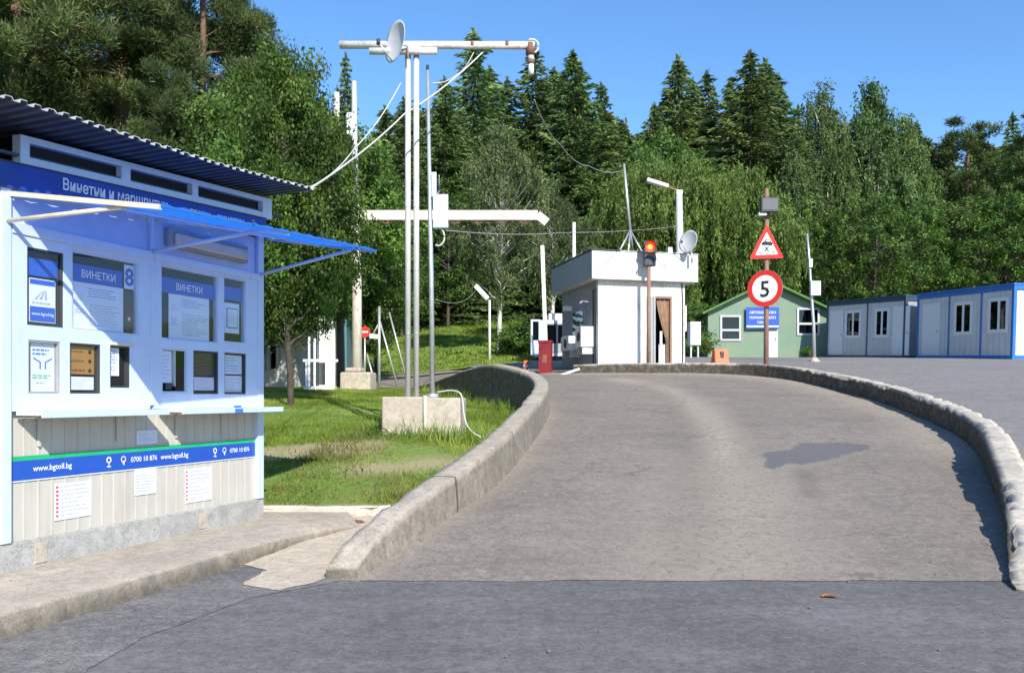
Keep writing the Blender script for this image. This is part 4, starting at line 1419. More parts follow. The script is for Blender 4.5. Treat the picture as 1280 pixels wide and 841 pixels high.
def cable(name, pts, rad, mat, label, sag=0.0, n=26, cat='cable'):
    P = [Vector(p) for p in pts]
    out = []
    for a, b_ in zip(P[:-1], P[1:]):
        for i in range(n):
            t = i / n
            p = a.lerp(b_, t); p.z -= sag * 4 * t * (1 - t)
            out.append(p)
    out.append(P[-1])
    o = MB().tube(out, rad, mat, 6).build(name)
    return tag(o, label, cat)
def at(px, py, d):
    return Vector((wx(px, d), d, wz(py, d)))
cable('overhead_cable', [at(381, 240, 9.35), at(505, 143, 13.0), at(603, 66, 13.95)], .012, 'cream_cable', 'thick pale cable sagging from the kiosk roof up to the mast crossbar', .06)
cable('overhead_cable', [at(380, 237, 9.45), at(443, 186, 12.0), at(501, 104, 13.9)], .009, 'cream_cable', 'thin pale cable from the kiosk roof to the mast just below the dish', .08)
cable('overhead_cable', [at(540, 104, 14.1), at(572, 93, 14.05), at(592, 66, 13.98)], .009, 'cream_cable', 'short pale cable hanging between the slim pole and the mast crossbar', .05)
cable('hose', [tuple(p) for p in smooth_path([tuple(at(*q)) for q in ((546, 490, 13.8), (566, 488, 13.72), (577, 494, 13.62), (579, 512, 13.58), (583, 530, 13.5), (592, 541, 13.4), (601, 546, 13.3))], 24)], .013, 'cream_cable', 'pale flexible conduit running over the concrete block into the grass', .0, 1, 'hose')
cable('aerial_wire', [at(668, 125, 14.0), at(700, 180, 18.0), at(735, 207, 22.5), at(779, 213, 27.4)], .009, 'wire_grey', 'thin wire sagging from the mast camera to the antenna on the booth roof', .12)
cable('aerial_wire', [at(556, 288, 14.2), at(700, 291, 20), at(846, 283, 32)], .008, 'wire_grey', 'thin wire stretched from the junction box past the booth roof to the street lamp', .05)

# ================================================================== guard booth
phi = math.atan2(.25, .968)
bz = 2.1
BX, BY = wx(740, 26.2), 26.2
booth = thing('guard_booth', (BX, BY, bz), phi, 'small white plastered guard booth with an overhanging flat parapet roof and an open door', 'guard booth')
PW, PD = 3.45, 4.1     # parapet
zpb, zpt = wz(348, 26.2) - bz, wz(313, 26.2) - bz
mb = MB()
mb.box(.28, PW - .32, .25, PD - .3, -.6, zpb, 'booth_white')
# door opening on the right part of the front: built as reveals
wall = mb
wall = MB()
dx0, dx1, dh = 2.14, 2.62, 2.34
F0 = .25
wall.box(.28, dx0, F0, F0 + .2, -.6, zpb, 'booth_white')
wall.box(dx1, PW - .32, F0, F0 + .2, -.6, zpb, 'booth_white')
wall.box(dx0, dx1, F0, F0 + .2, dh, zpb, 'booth_white')
wall.box(.28, .48, F0 + .2, PD - .3, -.6, zpb, 'booth_grey')  # white wall coloured grey: painted shade of the left side
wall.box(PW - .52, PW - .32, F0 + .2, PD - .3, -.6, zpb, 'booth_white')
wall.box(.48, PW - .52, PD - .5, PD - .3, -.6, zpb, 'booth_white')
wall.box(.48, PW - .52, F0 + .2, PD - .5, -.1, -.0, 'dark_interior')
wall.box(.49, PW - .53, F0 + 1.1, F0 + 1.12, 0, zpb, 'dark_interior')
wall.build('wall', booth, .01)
mb = MB()
mb.box(.0, PW, .0, PD, zpb, zpt, 'booth_white')
mb.box(-.0025, -.001, .0, PD, zpb, zpt, 'grey_paint')  # thin grey sheet paints shade onto the left side of the parapet
mb.box(.05, PW - .05, .05, PD - .05, zpt, zpt + .015, 'dark_grey')
mb.box(-.03, .9, -.03, PD + .03, zpt + .016, zpt + .05, 'dark_grey')
mb.box(.9, PW + .02, -.01, .10, zpt + .016, zpt + .035, 'galvanised')
mb.text('ПАРКИНГ', 2.35, -.004, zpb + .42, .11, 'print_grey', .005)
mb.build('parapet_roof', booth, .012)
mb = MB()
mb.box(dx0 - .07, dx0, F0 - .03, F0 + .15, 0, dh + .07, 'grey_paint')
mb.box(dx1, dx1 + .06, F0 - .03, F0 + .15, 0, dh + .07, 'rust_pole')
mb.box(dx0, dx1, F0 - .03, F0 + .15, dh, dh + .07, 'rust_pole')
mb.box(dx0 - .28, dx0 - .10, F0 - .05, F0 - .012, .02, dh + .05, 'grey_paint')
mb.build('door_frame', booth)
mb = MB()
v = []; f = []
for i in range(13):
    for j in range(15):
        t = j / 14
        z = dh - .02 - t * 2.15
        x0_ = dx0 + .06 + .33 * min(1, t * 1.7) ** 1.3
        x1_ = dx1 - .01
        u_ = i / 12
        v.append((x0_ + (x1_ - x0_) * u_, F0 + .06 + .025 * math.sin(u_ * 17 + t), z))
for i in range(12):
    for j in range(14):
        f.append((i * 15 + j, i * 15 + j + 1, (i + 1) * 15 + j + 1, (i + 1) * 15 + j))
mb.add(v, f, 'curtain_tan', True)
mb.build('curtain', booth, -1)
mb = MB().box(dx0 + .18, dx1 - .02, F0 + .14, F0 + .18, .05, .95, 'container_white')
mb.box(dx0 + .2, dx0 + .28, F0 + .10, F0 + .14, .9, 1.35, 'container_white')
mb.build('inner_panel', booth, .01)
mb = MB().box(PW - .33, PW - .26, F0 + .0, F0 + .25, 1.35, 2.15, 'white_paint').build('side_box', booth, .01)
# left side: window, air conditioners, lamp
mb = MB()
mb.box(.23, .279, 1.4, 2.55, 1.15, 2.1, 'grey_paint')
wn = mb.build('window', booth)
MB().box(.218, .229, 1.46, 2.48, 1.2, 2.05, 'dark_pane').build('pane', wn)
for (y0, z0, dz) in ((.55, .85, .62), (1.75, .80, .46)):
    mb = MB()
    dy = .55 if y0 < 1 else .80
    mb.box(-.16, .275, y0, y0 + dy, z0, z0 + dz, 'white_paint')
    mb.disc((-.1605, y0 + dy * .42, z0 + dz / 2), (-1, 0, 0), .0, .17, 'dark_grey', 24)
    mb.disc((-.163, y0 + dy * .42, z0 + dz / 2), (-1, 0, 0), .155, .18, 'white_paint', 24)
    ac = mb.build('air_conditioner', booth, .012)
    for yy in (y0 + .05, y0 + dy - .08):
        MB().box(-.1, .276, yy, yy + .03, z0 - .22, z0 - .001, 'galvanised').build('bracket', ac)
MB().box(.02, .277, 2.7, 2.9, 2.15, 2.3, 'white_paint').build('meter_box', booth, .01)
MB().tube([(.27, .9, 2.25), (.02, .9, 2.28), (-.08, .9, 2.2)], .03, 'dish_grey', 8).build('wall_lamp', booth)
MB().tube([(PW - .40, .235, 0.0), (PW - .40, .235, 2.2), (PW - .43, .235, zpb - .01)], .018, 'dark_grey', 7).build('conduit', booth)
MB().box(.3, PW - .34, .242, .249, -.1, .22, 'booth_grey').build('skirting', booth)
mb = MB()
for px_ in (.44, .62):
    mb.box(.25, .277, px_, px_ + .04, 0, 2.6, 'dark_grey')
mb.build('drainpipe', booth)
# roof aerial tripod
ax, ay = wx(789, 27.4) - BX, 27.4 - BY
def inv(px, py, d):
    p = at(px, py, d) - Vector((BX, BY, bz))
    c, s_ = math.cos(-phi), math.sin(-phi)
    return Vector((p.x * c - p.y * s_, p.x * s_ + p.y * c, p.z))
aer = thing('roof_aerial', (BX, BY, bz), phi, 'slanting aerial mast on a steel tripod on the booth roof', 'aerial')
top_ = inv(780, 205, 27.4); mid_ = inv(788, 288, 27.4)
MB().tube([mid_ + Vector((0, 0, -.1)), top_], [.05, .035], 'galvanised', 10).build('tube_pole', aer)
for q in (inv(772, 318, 27.0), inv(804, 318, 27.0), inv(792, 318, 28.2), inv(785, 318, 26.7)):
    q.z = zpt + .01
    MB().tube([mid_, q], .028, 'galvanised', 8).build('leg', aer)
rd = thing('dish_mount', (BX, BY, bz), phi, 'grey satellite dish facing left on the right front corner of the booth parapet', 'satellite dish')
c_ = inv(862, 303, 26.75)
dish(rd, c_, (-.86, -.45, .22), .36, 'dish_grey')
MB().tube([c_ + Vector((.08, .04, -.25)), c_ + Vector((.08, .02, -.62))], .03, 'galvanised', 8).build('mount_post', rd)
mb = MB().box(2.62, 2.76, .35, .5, zpt + .02, zpt + .27, 'white_paint')
mb.box(2.66, 2.80, .42, .56, zpt + .02, zpt + .18, 'white_paint')
rb = mb.build('roof_vent', booth, .01)

def pole(name, px, py_top, d, rad, mat, label, cat='pole', zb=None, taper=.7):
    x = wx(px, d)
    z = ground(x, d) if zb is None else zb
    o = MB().tube([(0, 0, -.2), (0, 0, wz(py_top, d) - z)], [rad, rad * taper], mat, 10).build(name)
    o.location = (x, d, z)
    return tag(o, label, cat)
pole('short_post', 717.5, 278, 33, .09, 'pole_white', 'plain pale post standing behind the left half of the booth roof', 'post')

# traffic light
tl = thing('traffic_light', (wx(811, 26.3), 26.3, 2.12), 0, 'traffic light on a rusty pole showing red, in front of the booth', 'traffic light')
MB().tube([(0, 0, -.3), (0, 0, wz(331, 26.3) - 2.12)], .055, 'rust_pole', 12).build('pole', tl)
zl = wz(333, 26.3) - 2.12
mb = MB()
mb.box(-.16, .20, -.10, .10, zl, zl + .37, 'dark_grey')
mb.box(-.18, .22, -.12, .10, zl + .375, zl + .75, 'dark_grey')
hd = mb.build('signal_head', tl, .03)
for k, zc in enumerate((zl + .18, zl + .56)):
    mb = MB()
    mb.disc((.02, -.124 if k else -.104, zc), (0, -1, 0), 0, .145, 'lamp_red' if k else 'container_dark', 28)
    if k: mb.disc((.02, -.127, zc), (0, -1, 0), 0, .07, 'lamp_core', 20)
    ln = mb.build('lens', hd)
    v = []; f = []
    for i in range(19):
        an = math.pi * (-.08 + 1.16 * i / 18)
        for yy in (-.12, -.36 + .0 * i):
            v.append((.02 + .165 * math.cos(an), yy * .7 - .04, zc + .165 * math.sin(an)))
    f = [(2 * i, 2 * i + 1, 2 * i + 3, 2 * i + 2) for i in range(18)]
    MB().add(v, f, 'red_cabinet' if k else 'dark_grey', True).build('visor', hd, -1)

# barrier gate
bg_ = thing('barrier_gate', (wx(682, 27.6), 27.6, ground(wx(682, 27.6), 27.6)), R(-8), 'dark red barrier cabinet with its white boom raised upright, left of the booth', 'barrier')
mb = MB()
mb.box(-.2, .2, -.2, .2, -.2, .92, 'red_cabinet')
mb.box(-.22, .22, -.22, .22, .922, 1.0, 'red_cabinet')
mb.box(-.08, .06, -.208, -.2, .30, .55, 'rust')
mb.build('cabinet', bg_, .02)
zt = wz(305, 27.6) - bg_.location.z
MB().bar((-.02, .26, .85), (-.13, .26, zt), .12, .10, 'white_paint', (0, 1, 0)).box(-.1, .1, .22, .32, .70, .95, 'red_cabinet').build('boom', bg_, .01)

# small white cabin behind the barrier, door standing open
cz = ground(wx(684, 34.5), 34.5)
cab = thing('white_cabin', (wx(684, 34.5), 34.5, cz), R(6), 'small white cabin with an open glazed door, behind the red barrier cabinet', 'cabin')
zc0 = wz(445, 34.5) - cz; zc1 = wz(400, 34.5) - cz
mb = MB()
mb.box(-.30, 1.1, .0, 1.6, zc0, zc1, 'container_white')
mb.box(-.05, .9, -.012, -.002, zc0 + .12, zc1 - .12, 'grey_paint')
mb.box(.1, 1.15, .2, 1.5, zc1 + .002, zc1 + .28, 'white_paint')
mb.build('body', cab, .03)
MB().box(-.02, .35, -.018, -.0125, zc0 + .5, zc1 - .18, 'dark_pane').box(.42, .85, -.018, -.0125, zc0 + .5, zc1 - .18, 'dark_pane').build('window', cab)
mb = MB()
for q in ((-.68, -.60, zc0, zc1), (-.37, -.31, zc0, zc1), (-.60, -.37, zc1 - .08, zc1), (-.60, -.37, zc0, zc0 + .6)):
    mb.box(q[0], q[1], -.25, -.20, q[2], q[3], 'white_frame_shade')
dr = mb.build('door', cab)
MB().box(-.60, -.37, -.235, -.225, zc0 + .6, zc1 - .08, 'dark_pane').build('pane', dr)
MB().box(-.25, 1.05, .1, 1.5, -.3, zc0 - .002, 'dark_grey').build('under_shadow', cab)  # added dark block standing in for the shadow under the cabin

# orange marker
x_, y_ = wx(657, 28.5), 28.5
om = thing('marker_post', (x_, y_, ground(x_, y_)), 0, 'short orange marker post on the road left of the red cabinet', 'marker')
MB().tube([(0, 0, 0), (0, 0, .04)], .16, 'orange', 14).tube([(0, 0, .04), (0, 0, .42)], [.085, .07], 'orange', 12).build('post', om)
MB().tube([(0, 0, .20), (0, 0, .28)], [.083, .08], 'sign_white', 12).build('band', om)
o = MB().bar(at(700, 469, 25.55), at(724, 461, 25.7), .07, .06, 'white_paint').build('fallen_bar', None)
tag(o, 'short white bar lying on the kerb end in front of the booth', 'bar')

# ================================================================== signs
sx_, sy_ = wx(958, 25.0), 25.0
sz = ground(sx_, sy_ + .2)
sp = thing('road_sign', (sx_, sy_, sz), 0, 'rusty post with a slippery road triangle, a round 5 speed limit sign and a floodlight', 'road sign')
MB().tube([(-.01, 0, -.4), (0, 0, 2.0), (.01, 0, wz(236, 25) - sz)], [.075, .07, .055], 'rust_pole', 12).build('pole', sp)
zc = wz(361, 25) - sz
rz = R(-18)
def turned(c, ang):
    return Matrix.Translation(Vector(c)) @ Matrix.Rotation(ang, 4, 'Z')
mx = turned((.115 * math.sin(R(-38)), -.115 * math.cos(R(-38)), zc), R(-38))
mb = MB()
mb.tube([(0, .012, 0), (0, 0, 0)], [.52, .52], 'galvanised', 48, smooth=False)
mb.disc((0, -.003, 0), (0, -1, 0), .375, .515, 'sign_red', 48)
mb.disc((0, -.003, 0), (0, -1, 0), 0, .375, 'sign_white', 48)
mb.text('5', 0, -.006, -.235, .64, 'print_black', .012)
mb.box(-.08, .08, .013, .05, -.25, -.19, 'galvanised').box(-.08, .08, .013, .05, .19, .25, 'galvanised')
mb.build('speed_limit_plate', sp, 0, mx)
# triangle
zt0 = wz(324, 25) - sz; th = (324 - 281) / FPX * 25
tw = 41 / FPX * 25 / 2 / math.cos(R(12))
mx = turned((.10 * math.sin(R(-12)), -.10 * math.cos(R(-12)), zt0), R(-12))
def tri(k, y, z_in):
    cz_ = th / 3
    P = [(-tw, 0), (tw, 0), (0, th)]
    P = [(p[0] * k, cz_ + (p[1] - cz_) * k) for p in P]
    # rounded corners
    out = []
    for i in range(3):
        p = Vector(P[i]); a = Vector(P[i - 1]) - p; b_ = Vector(P[(i + 1) % 3]) - p
        r = .07 * k
        a.normalize(); b_.normalize()
        for t in np.linspace(0, 1, 5):
            q = p + a * r * (1 - t) ** 2 + b_ * r * t ** 2 
            out.append((q.x, q.y))
    return out
mb = MB()
mb.prism(tri(1.0, 0, 0), -.006, .006, 'galvanised')
P = tri(1.0, 0, 0); Q = tri(.66, 0, 0); n = len(P)
mb.add([(x, -.0085, z) for x, z in P] + [(x, -.0085, z) for x, z in Q], [(i, (i + 1) % n, (i + 1) % n + n, i + n) for i in range(n)], 'sign_red')
mb.add([(x, -.0085, z) for x, z in Q], [tuple(range(n))], 'sign_white')
# skidding car pictogram: body, cabin and two crossing wavy tracks
yb = -.011
def pic(pts, mat='print_black'):
    mb.add([(x, yb, z) for x, z in pts], [tuple(range(len(pts)))], mat)
c = .40
pic([(-.13, c - .02), (-.14, c + .05), (-.06, c + .09), (-.02, c + .15), (.09, c + .13), (.12, c + .06), (.16, c + .04), (.15, c - .04), (.0, c - .02)])
mb.add([(x, yb - .002, z) for x, z in ((-.03, c + .085), (0.0, c + .13), (.075, c + .115), (.09, c + .07))], [(0, 1, 2, 3)], 'sign_white')
for sg in (-1, 1):
    pts = []
    for i in range(13):
        t = i / 12
        xx_ = sg * (-.10 + .30 * t) ; zz_ = c - .06 - .20 * t + .025 * math.sin(t * 9)
        pts.append((xx_, zz_))
    for a, b_ in zip(pts[:-1], pts[1:]):
        pic([(a[0] - .02, a[1]), (a[0] + .02, a[1]), (b_[0] + .02, b_[1]), (b_[0] - .02, b_[1])])
mb.box(-.06, .06, .007, .05, .2, .26, 'galvanised').box(-.06, .06, .007, .05, .5, .56, 'galvanised')
mb.build('warning_plate', sp, 0, mx)
zf = wz(267, 25) - sz
mb = MB()
mb.box(-.22, .26, -.30, -.10, zf, zf + .40, 'dark_grey')
mb.box(-.19, .23, -.306, -.3005, zf + .04, zf + .36, 'panel_grey')
mb.box(-.10, .10, -.10, .08, zf + .1, zf + .2, 'galvanised')
mb.box(-.27, -.05, -.22, -.06, zf - .09, zf - .01, 'white_paint')
mb.build('floodlight', sp, .012)

jp = thing('junction_pole', (wx(1018, 28.2), 28.2, ground(wx(1018, 28.2), 28.2)), 0, 'crooked thin grey pole with a white box, between the green house and the first container', 'pole')
jz = jp.location.z
P = [at(p, q, 28.2) - jp.location for p, q in ((1018, 452), (1017, 405), (1014, 365), (1012, 330), (1009, 292))]
MB().tube(P, [.055, .05, .045, .04, .03], 'galvanised', 10).tube([(.0, 0, -.05), (0, 0, .12)], [.22, .07], 'concrete_block', 12).build('tube_pole', jp)
q = at(1011, 370, 28.2) - jp.location
MB().box(q.x, q.x + .32, -.2, -.06, q.z, q.z + .46, 'white_frame_shade').build('junction_box', jp, .01)
q = at(1012, 330, 28.2) - jp.location
MB().box(q.x - .05, q.x + .07, -.1, .05, q.z - .12, q.z + .16, 'galvanised').build('clamp', jp, .01)

# street lamp behind the booth
x_, y_ = wx(851, 33), 33.0; z_ = ground(x_, y_)
sl = thing('street_lamp', (x_, y_, z_), 0, 'concrete street lamp with a long pale luminaire to the left, rising behind the booth dish', 'street lamp')
h_ = wz(240, 33) - z_
MB().tube([(0, 0, -.2), (-.06, 0, h_)], [.17, .12], 'dish_grey', 12).box(-.17, .05, -.1, .1, h_ - .1, h_ + .05, 'galvanised').build('pole', sl)
a = at(846, 238, 33) - sl.location; b_ = at(832, 233, 33) - sl.location; c_ = at(808, 225, 33) - sl.location
MB().tube([(-.06, 0, h_), a, b_], .035, 'rust_pole', 8).build('arm', sl)
MB().bar(b_ + Vector((.1, 0, -.02)), c_, .30, .15, 'white_worn').build('luminaire', sl, .04)

x_, y_ = wx(612, 36.5), 36.5; z_ = ground(x_, y_)
sl = thing('street_lamp', (x_, y_, z_), 0, 'thin white lamp post with a tilted box luminaire beside the birch trunk', 'street lamp')
h_ = wz(375, 36.5) - z_
MB().tube([(0, 0, -.3), (0, 0, h_)], [.06, .045], 'white_paint', 10).build('pole', sl)
a = at(610, 374, 36.5) - sl.location; c_ = at(594, 357, 36.5) - sl.location
MB().bar(a, c_, .25, .20, 'white_paint').build('luminaire', sl, .04)
cable('aerial_wire', [at(545, 374, 21), at(594, 364, 36.5)], .010, 'wire_grey', 'thin wire running to the small tilted lamp beside the birch', .25)

# ================================================================== things on the left, beyond the lawn
d0 = 27.0
x_, y_ = wx(446, d0), d0
z_ = ground(x_, y_) - .05
pb = thing('concrete_footing', (x_, y_, z_), R(-6), 'rough concrete footing at the base of the tall beam post', 'concrete block')
MB().box(-.42, .52, -.4, .4, -.3, .58, 'concrete_block').box(-.30, .2, -.30, .3, .582, .72, 'concrete_block').build('foundation', pb, .06)
gp = thing('beam_post', (x_, y_, z_ + .7), 0, 'tall weathered post carrying a long rusty white beam bent down at its right end', 'post')
hz = wz(102, d0) - gp.location.z
MB().tube([(0, 0, -.1), (0, 0, 2.4), (-.05, 0, 5)], [.17, .15, .13], 'white_worn', 10).tube([(-.05, 0, 5.001), (-.08, 0, hz)], [.12, .07], 'dish_grey', 10).build('post', gp)
zb_ = wz(271, d0) - gp.location.z
mb = MB()
bx0, bx1 = wx(372, d0) - x_, wx(672, d0) - x_
v = []
mb.bar((bx0, -.16, zb_), (bx1, -.16, zb_), .20, .30, 'white_worn', (0, 0, 1))
mb.bar((bx1 - .02, -.16, zb_ + .02), (bx1 + .28, -.16, zb_ - .22), .19, .26, 'white_worn', (0, 0, 1))
for i in range(10):
    xx = bx0 + .3 + i * .7
    mb.bar((xx, -.16, zb_ - .15), (xx + .35, -.16, zb_ - .24), .04, .03, 'rust', (0, 1, 0))
    mb.bar((xx + .35, -.16, zb_ - .24), (xx + .7, -.16, zb_ - .15), .04, .03, 'rust', (0, 1, 0))
mb.build('beam', gp, .02)
q = wz(172, d0) - gp.location.z
MB().box(-.28, -.1, -.2, .1, q, q + .7, 'container_white').build('equipment_box', gp, .02)
pole('pale_pole', 421, 116, 35.5, .15, 'white_worn', 'broken pale pole half hidden in the leaves left of the beam post')

# no entry sign
x_, y_ = wx(456, 28), 28.0
ns = thing('no_entry_sign', (x_, y_, ground(x_, y_)), 0, 'small red round sign on a thin post right of the concrete footing', 'sign')
z1 = wz(415, 28) - ns.location.z
MB().tube([(0, 0, -.2), (0, 0, z1 + .15)], .03, 'galvanised', 8).build('post', ns)
mb = MB().disc((0, -.05, z1), (0, -1, 0), 0, .175, 'sign_red', 28)
mb.tube([(0, -.03, z1), (0, -.048, z1)], .175, 'galvanised', 28, smooth=False)
mb.box(-.11, .11, -.056, -.052, z1 - .025, z1 + .025, 'sign_white')
mb.build('plate', ns)
MB().bar((.16, -.03, z1 - .12), (.42, -.03, z1 - .15), .04, .14, 'sign_white', (0, 0, 1)).build('arrow_plate', ns)
# braced poles
x_, y_ = wx(474, 29.5), 29.5
br_ = thing('braced_pole', (x_, y_, ground(x_, y_)), 0, 'thin grey steel pole propped by slanting braces, right of the small red sign', 'pole')
z1 = wz(383, 29.5) - br_.location.z
MB().tube([(0, 0, -.2), (0, 0, z1)], .05, 'galvanised', 8).build('pole', br_)
for (a, b_) in (((0, 0, z1 * .85), (.65, .1, -.1)), ((.25, .6, z1 * .95), (.95, .7, -.1)), ((0, 0, z1 * .8), (-.45, .3, z1 * .55)), ((-.4, -.1, z1 * .42), (-.05, -.1, -.1))):
    MB().tube([a, b_], .032, 'galvanised', 7).build('brace', br_)

# cream cabin with teal side
x_, y_ = wx(410, 29.5), 29.5
cb_ = thing('cream_cabin', (x_, y_, ground(x_, y_)), 0, 'narrow cream cabin with a teal side panel, under the leafy tree', 'cabin')
z0, z1 = -.4, wz(394, 29.5) - cb_.location.z
mb = MB()
mb.box(-.36, .30, 0, 1.4, z0, z1, 'white_paint')
mb.box(-.34, -.30, -.03, 0, z0, z1, 'container_dark')
mb.build('wall', cb_, .01)
MB().box(.302, .62, .02, 1.4, z0, z1 - .05, 'teal_panel').build('side_panel', cb_, .01)
MB().box(-.42, .66, -.1, 1.5, z1 + .002, z1 + .12, 'dark_grey').build('roof', cb_, .01)
# glazed turnstile frame in front
x_, y_ = wx(396, 26), 26.0
tf = thing('glazed_frame', (x_, y_, ground(x_, y_) - .05), R(5), 'light blue metal frame with a rail on a white slab before the cream cabin', 'frame')
MB().box(-.35, .55, -.35, .35, -.15, .16, 'white_paint').build('slab', tf, .02)
zt_ = wz(421, 26) - tf.location.z
for xx, hh_ in ((-.22, zt_), (-.06, zt_ - .05), (.28, .95), (-.30, .9)):
    MB().box(xx - .03, xx + .03, -.03, .03, .161, hh_, 'container_white').build('upright', tf)
MB().box(-.40, .62, -.035, .035, .88, .96, 'container_white').build('rail', tf)
MB().box(-.19, .25, -.01, .01, .2, .86, 'dark_pane').build('pane', tf)


# low white house far left
x_, y_ = wx(335, 32), 32.0
wh = thing('white_house', (x_, y_, ground(x_, y_) - .05), R(-4), 'low white house with a grey tiled roof seen beside the kiosk corner', 'house')
zt_ = wz(412, 32) - wh.location.z
mb = MB()
mb.box(-3.5, 1.05, 0, 4.5, -.3, zt_, 'white_paint')
mb.build('wall', wh)
v = [(-3.8, -.35, zt_ - .02), (1.35, -.35, zt_ - .02), (1.35, 2.2, zt_ + 1.2), (-3.8, 2.2, zt_ + 1.2), (-3.8, 4.8, zt_), (1.35, 4.8, zt_)]
v2 = [(a, b_, c + .1) for a, b_, c in v]
MB().add(v + v2, [(0, 1, 2, 3), (3, 2, 5, 4), (6, 7, 8, 9), (9, 8, 11, 10), (0, 1, 7, 6), (1, 2, 8, 7), (2, 5, 11, 8), (0, 3, 9, 6), (3, 4, 10, 9), (4, 5, 11, 10)], 'roof_tile_grey').build('roof', wh)
for (xx, wd, z0, z1, mt) in ((.12, .30, .75, 1.55, 'dark_pane'), (-.60, .5, .7, 1.6, 'dark_pane')):
    w_ = MB().box(xx - .05, xx + wd + .05, -.03, -.001, z0 - .05, z1 + .05, 'beige_panel').build('window', wh)
    MB().box(xx, xx + wd, -.04, -.031, z0, z1, mt).build('pane', w_)
dw = MB().box(.56, .95, -.03, -.001, .0, 1.55, 'container_white').build('door', wh)
MB().disc((.76, -.034, 1.05), (0, -1, 0), 0, .16, 'dark_interior', 20, .55).build('pane', dw)

# ================================================================== green house and its yard
hx, hy = wx(960, 43), 43.0
hzz = ground(hx, hy)
gh = thing('green_house', (hx, hy, hzz), 0, 'mint green gabled house with bright green roof edges behind the road sign', 'house')
xl, xr = wx(885, 43) - hx, wx(1037, 43) - hx
ze, zr_ = wz(390, 43) - hzz, wz(354, 43) - hzz
mb = MB()
mb.prism([(xl, -.5), (xr, -.5), (xr, ze), (0, zr_), (xl, ze)], 0, 6, 'mint_wall')
mb.build('wall', gh)
mb = MB()
for sg, xe in ((-1, xl), (1, xr)):
    ox = xe + sg * .35; oz = ze - .35 * (zr_ - ze) / abs(xe)
    mb.hexa([(0, -.45, zr_ + .02), (ox, -.45, oz + .02), (ox, 6.3, oz + .02), (0, 6.3, zr_ + .02), (0, -.45, zr_ + .12), (ox, -.45, oz + .12), (ox, 6.3, oz + .12), (0, 6.3, zr_ + .12)], 'roof_green')
mb.build('roof', gh)
def hwin(p0, p1, q0, q1, parent, d, ox, oz, frame='white_frame_shade', pane='dark_pane', mull=True):
    a, b_ = wx(p0, d) - ox, wx(p1, d) - ox
    t, u_ = wz(q0, d) - oz, wz(q1, d) - oz
    mb = MB()
    f = .09
    mb.box(a, b_, -.06, -.002, t - f, t, frame).box(a, b_, -.06, -.002, u_, u_ + f, frame)
    mb.box(a, a + f, -.06, -.002, u_ + f, t - f, frame).box(b_ - f, b_, -.06, -.002, u_ + f, t - f, frame)
    if mull:
        zm = u_ + (t - u_) * .42
        mb.box(a + f, b_ - f, -.055, -.002, zm - .05, zm + .05, frame)
    w_ = mb.build('window', parent)
    MB().box(a + f, b_ - f, -.03, -.022, u_ + f, t - f, pane).box(a + f, b_ - f, -.02, -.004, u_ + f, t - f, 'dark_interior').build('pane', w_)
    return w_
hwin(900, 926, 394, 426, gh, 43, hx, hzz, 'dish_grey')
hwin(996, 1024, 385, 419, gh, 43, hx, hzz, 'dish_grey')
a, b_ = wx(958, 43) - hx, wx(972, 43) - hx
dr = MB().box(a, b_, -.05, -.002, -.1, wz(408, 43) - hzz, 'door_lilac').build('door', gh)
MB().box(b_ - .12, b_ - .07, -.09, -.051, .85, .98, 'galvanised').build('handle', dr)
mb = MB().box(-.04, .04, -.05, -.002, .1, 2.0, 'galvanised')
ws = thing('blue_notice_board', (wx(953, 42.85), 42.85, hzz), 0, 'blue board with three lines of white lettering on the front of the green house', 'sign')
z0, z1 = wz(411, 42.85) - hzz, wz(384, 42.85) - hzz
hw_ = (973 - 932) / 2 / FPX * 42.85
mb = MB().box(-hw_, hw_, -.04, 0, z0, z1, 'sign_blue')
hh_ = z1 - z0
mb.text('АВТОМОБИЛЕН', 0, -.043, z0 + hh_ * .70, .165, 'sign_white', .01)
mb.text('ПАРКИНГ ГКПП', 0, -.043, z0 + hh_ * .46, .165, 'sign_white', .01)
mb.text('ТАКСИ', 0, -.043, z0 + hh_ * .24, .165, 'sign_white', .01)
mb.box(-hw_ + .02, hw_ - .02, -.043, -.0405, z0 + hh_ * .08, z0 + hh_ * .15, 'sign_white')
mb.build('board', ws)
for xx in (-hw_ + .1, hw_ - .16):
    MB().box(xx, xx + .06, .001, .09, z0, z1 - .02, 'galvanised').build('bracket', ws)

# grey shed behind the green house
x_, y_ = wx(918, 53), 53.0
sh_ = thing('grey_shed', (x_, y_, ground(x_, y_)), 0, 'grey sheet metal shed with dark flat roof showing above the green house', 'shed')
a0, a1, a2 = wx(886, 53) - x_, wx(922, 53) - x_, wx(948, 53) - x_
zt1, zt2 = wz(366, 53) - sh_.location.z, wz(345, 53) - sh_.location.z
mb = MB().box(a0, a1, .5, 5, -.5, zt1, 'galvanised').box(a1 + .003, a2, 0, 5, -.5, zt2, 'container_white')
mb.build('wall', sh_)
MB().box(a1 - .3, a2 + 1.2, -.5, 5.3, zt2 + .003, zt2 + .15, 'dark_grey').box(a0 - .2, a1 - .31, .2, 5.2, zt1 + .003, zt1 + .1, 'roof_tile_grey').build('roof', sh_)

x_, y_ = wx(869, 35), 35.0
wcb = thing('white_cabinet', (x_, y_, ground(x_, y_)), R(12), 'white metal cabinet on legs in the dark gap between the booth and the green house', 'cabinet')
z0, z1 = wz(431, 35) - wcb.location.z, wz(402, 35) - wcb.location.z
MB().box(-.2, .24, 0, .3, z0, z1, 'container_white').box(-.18, .05, -.012, -.001, z0 + .05, z1 - .05, 'dish_grey').build('case', wcb, .015)
for xx in (-.16, .14):
    MB().box(xx, xx + .06, .1, .16, -.1, z0 - .001, 'galvanised').build('leg', wcb)

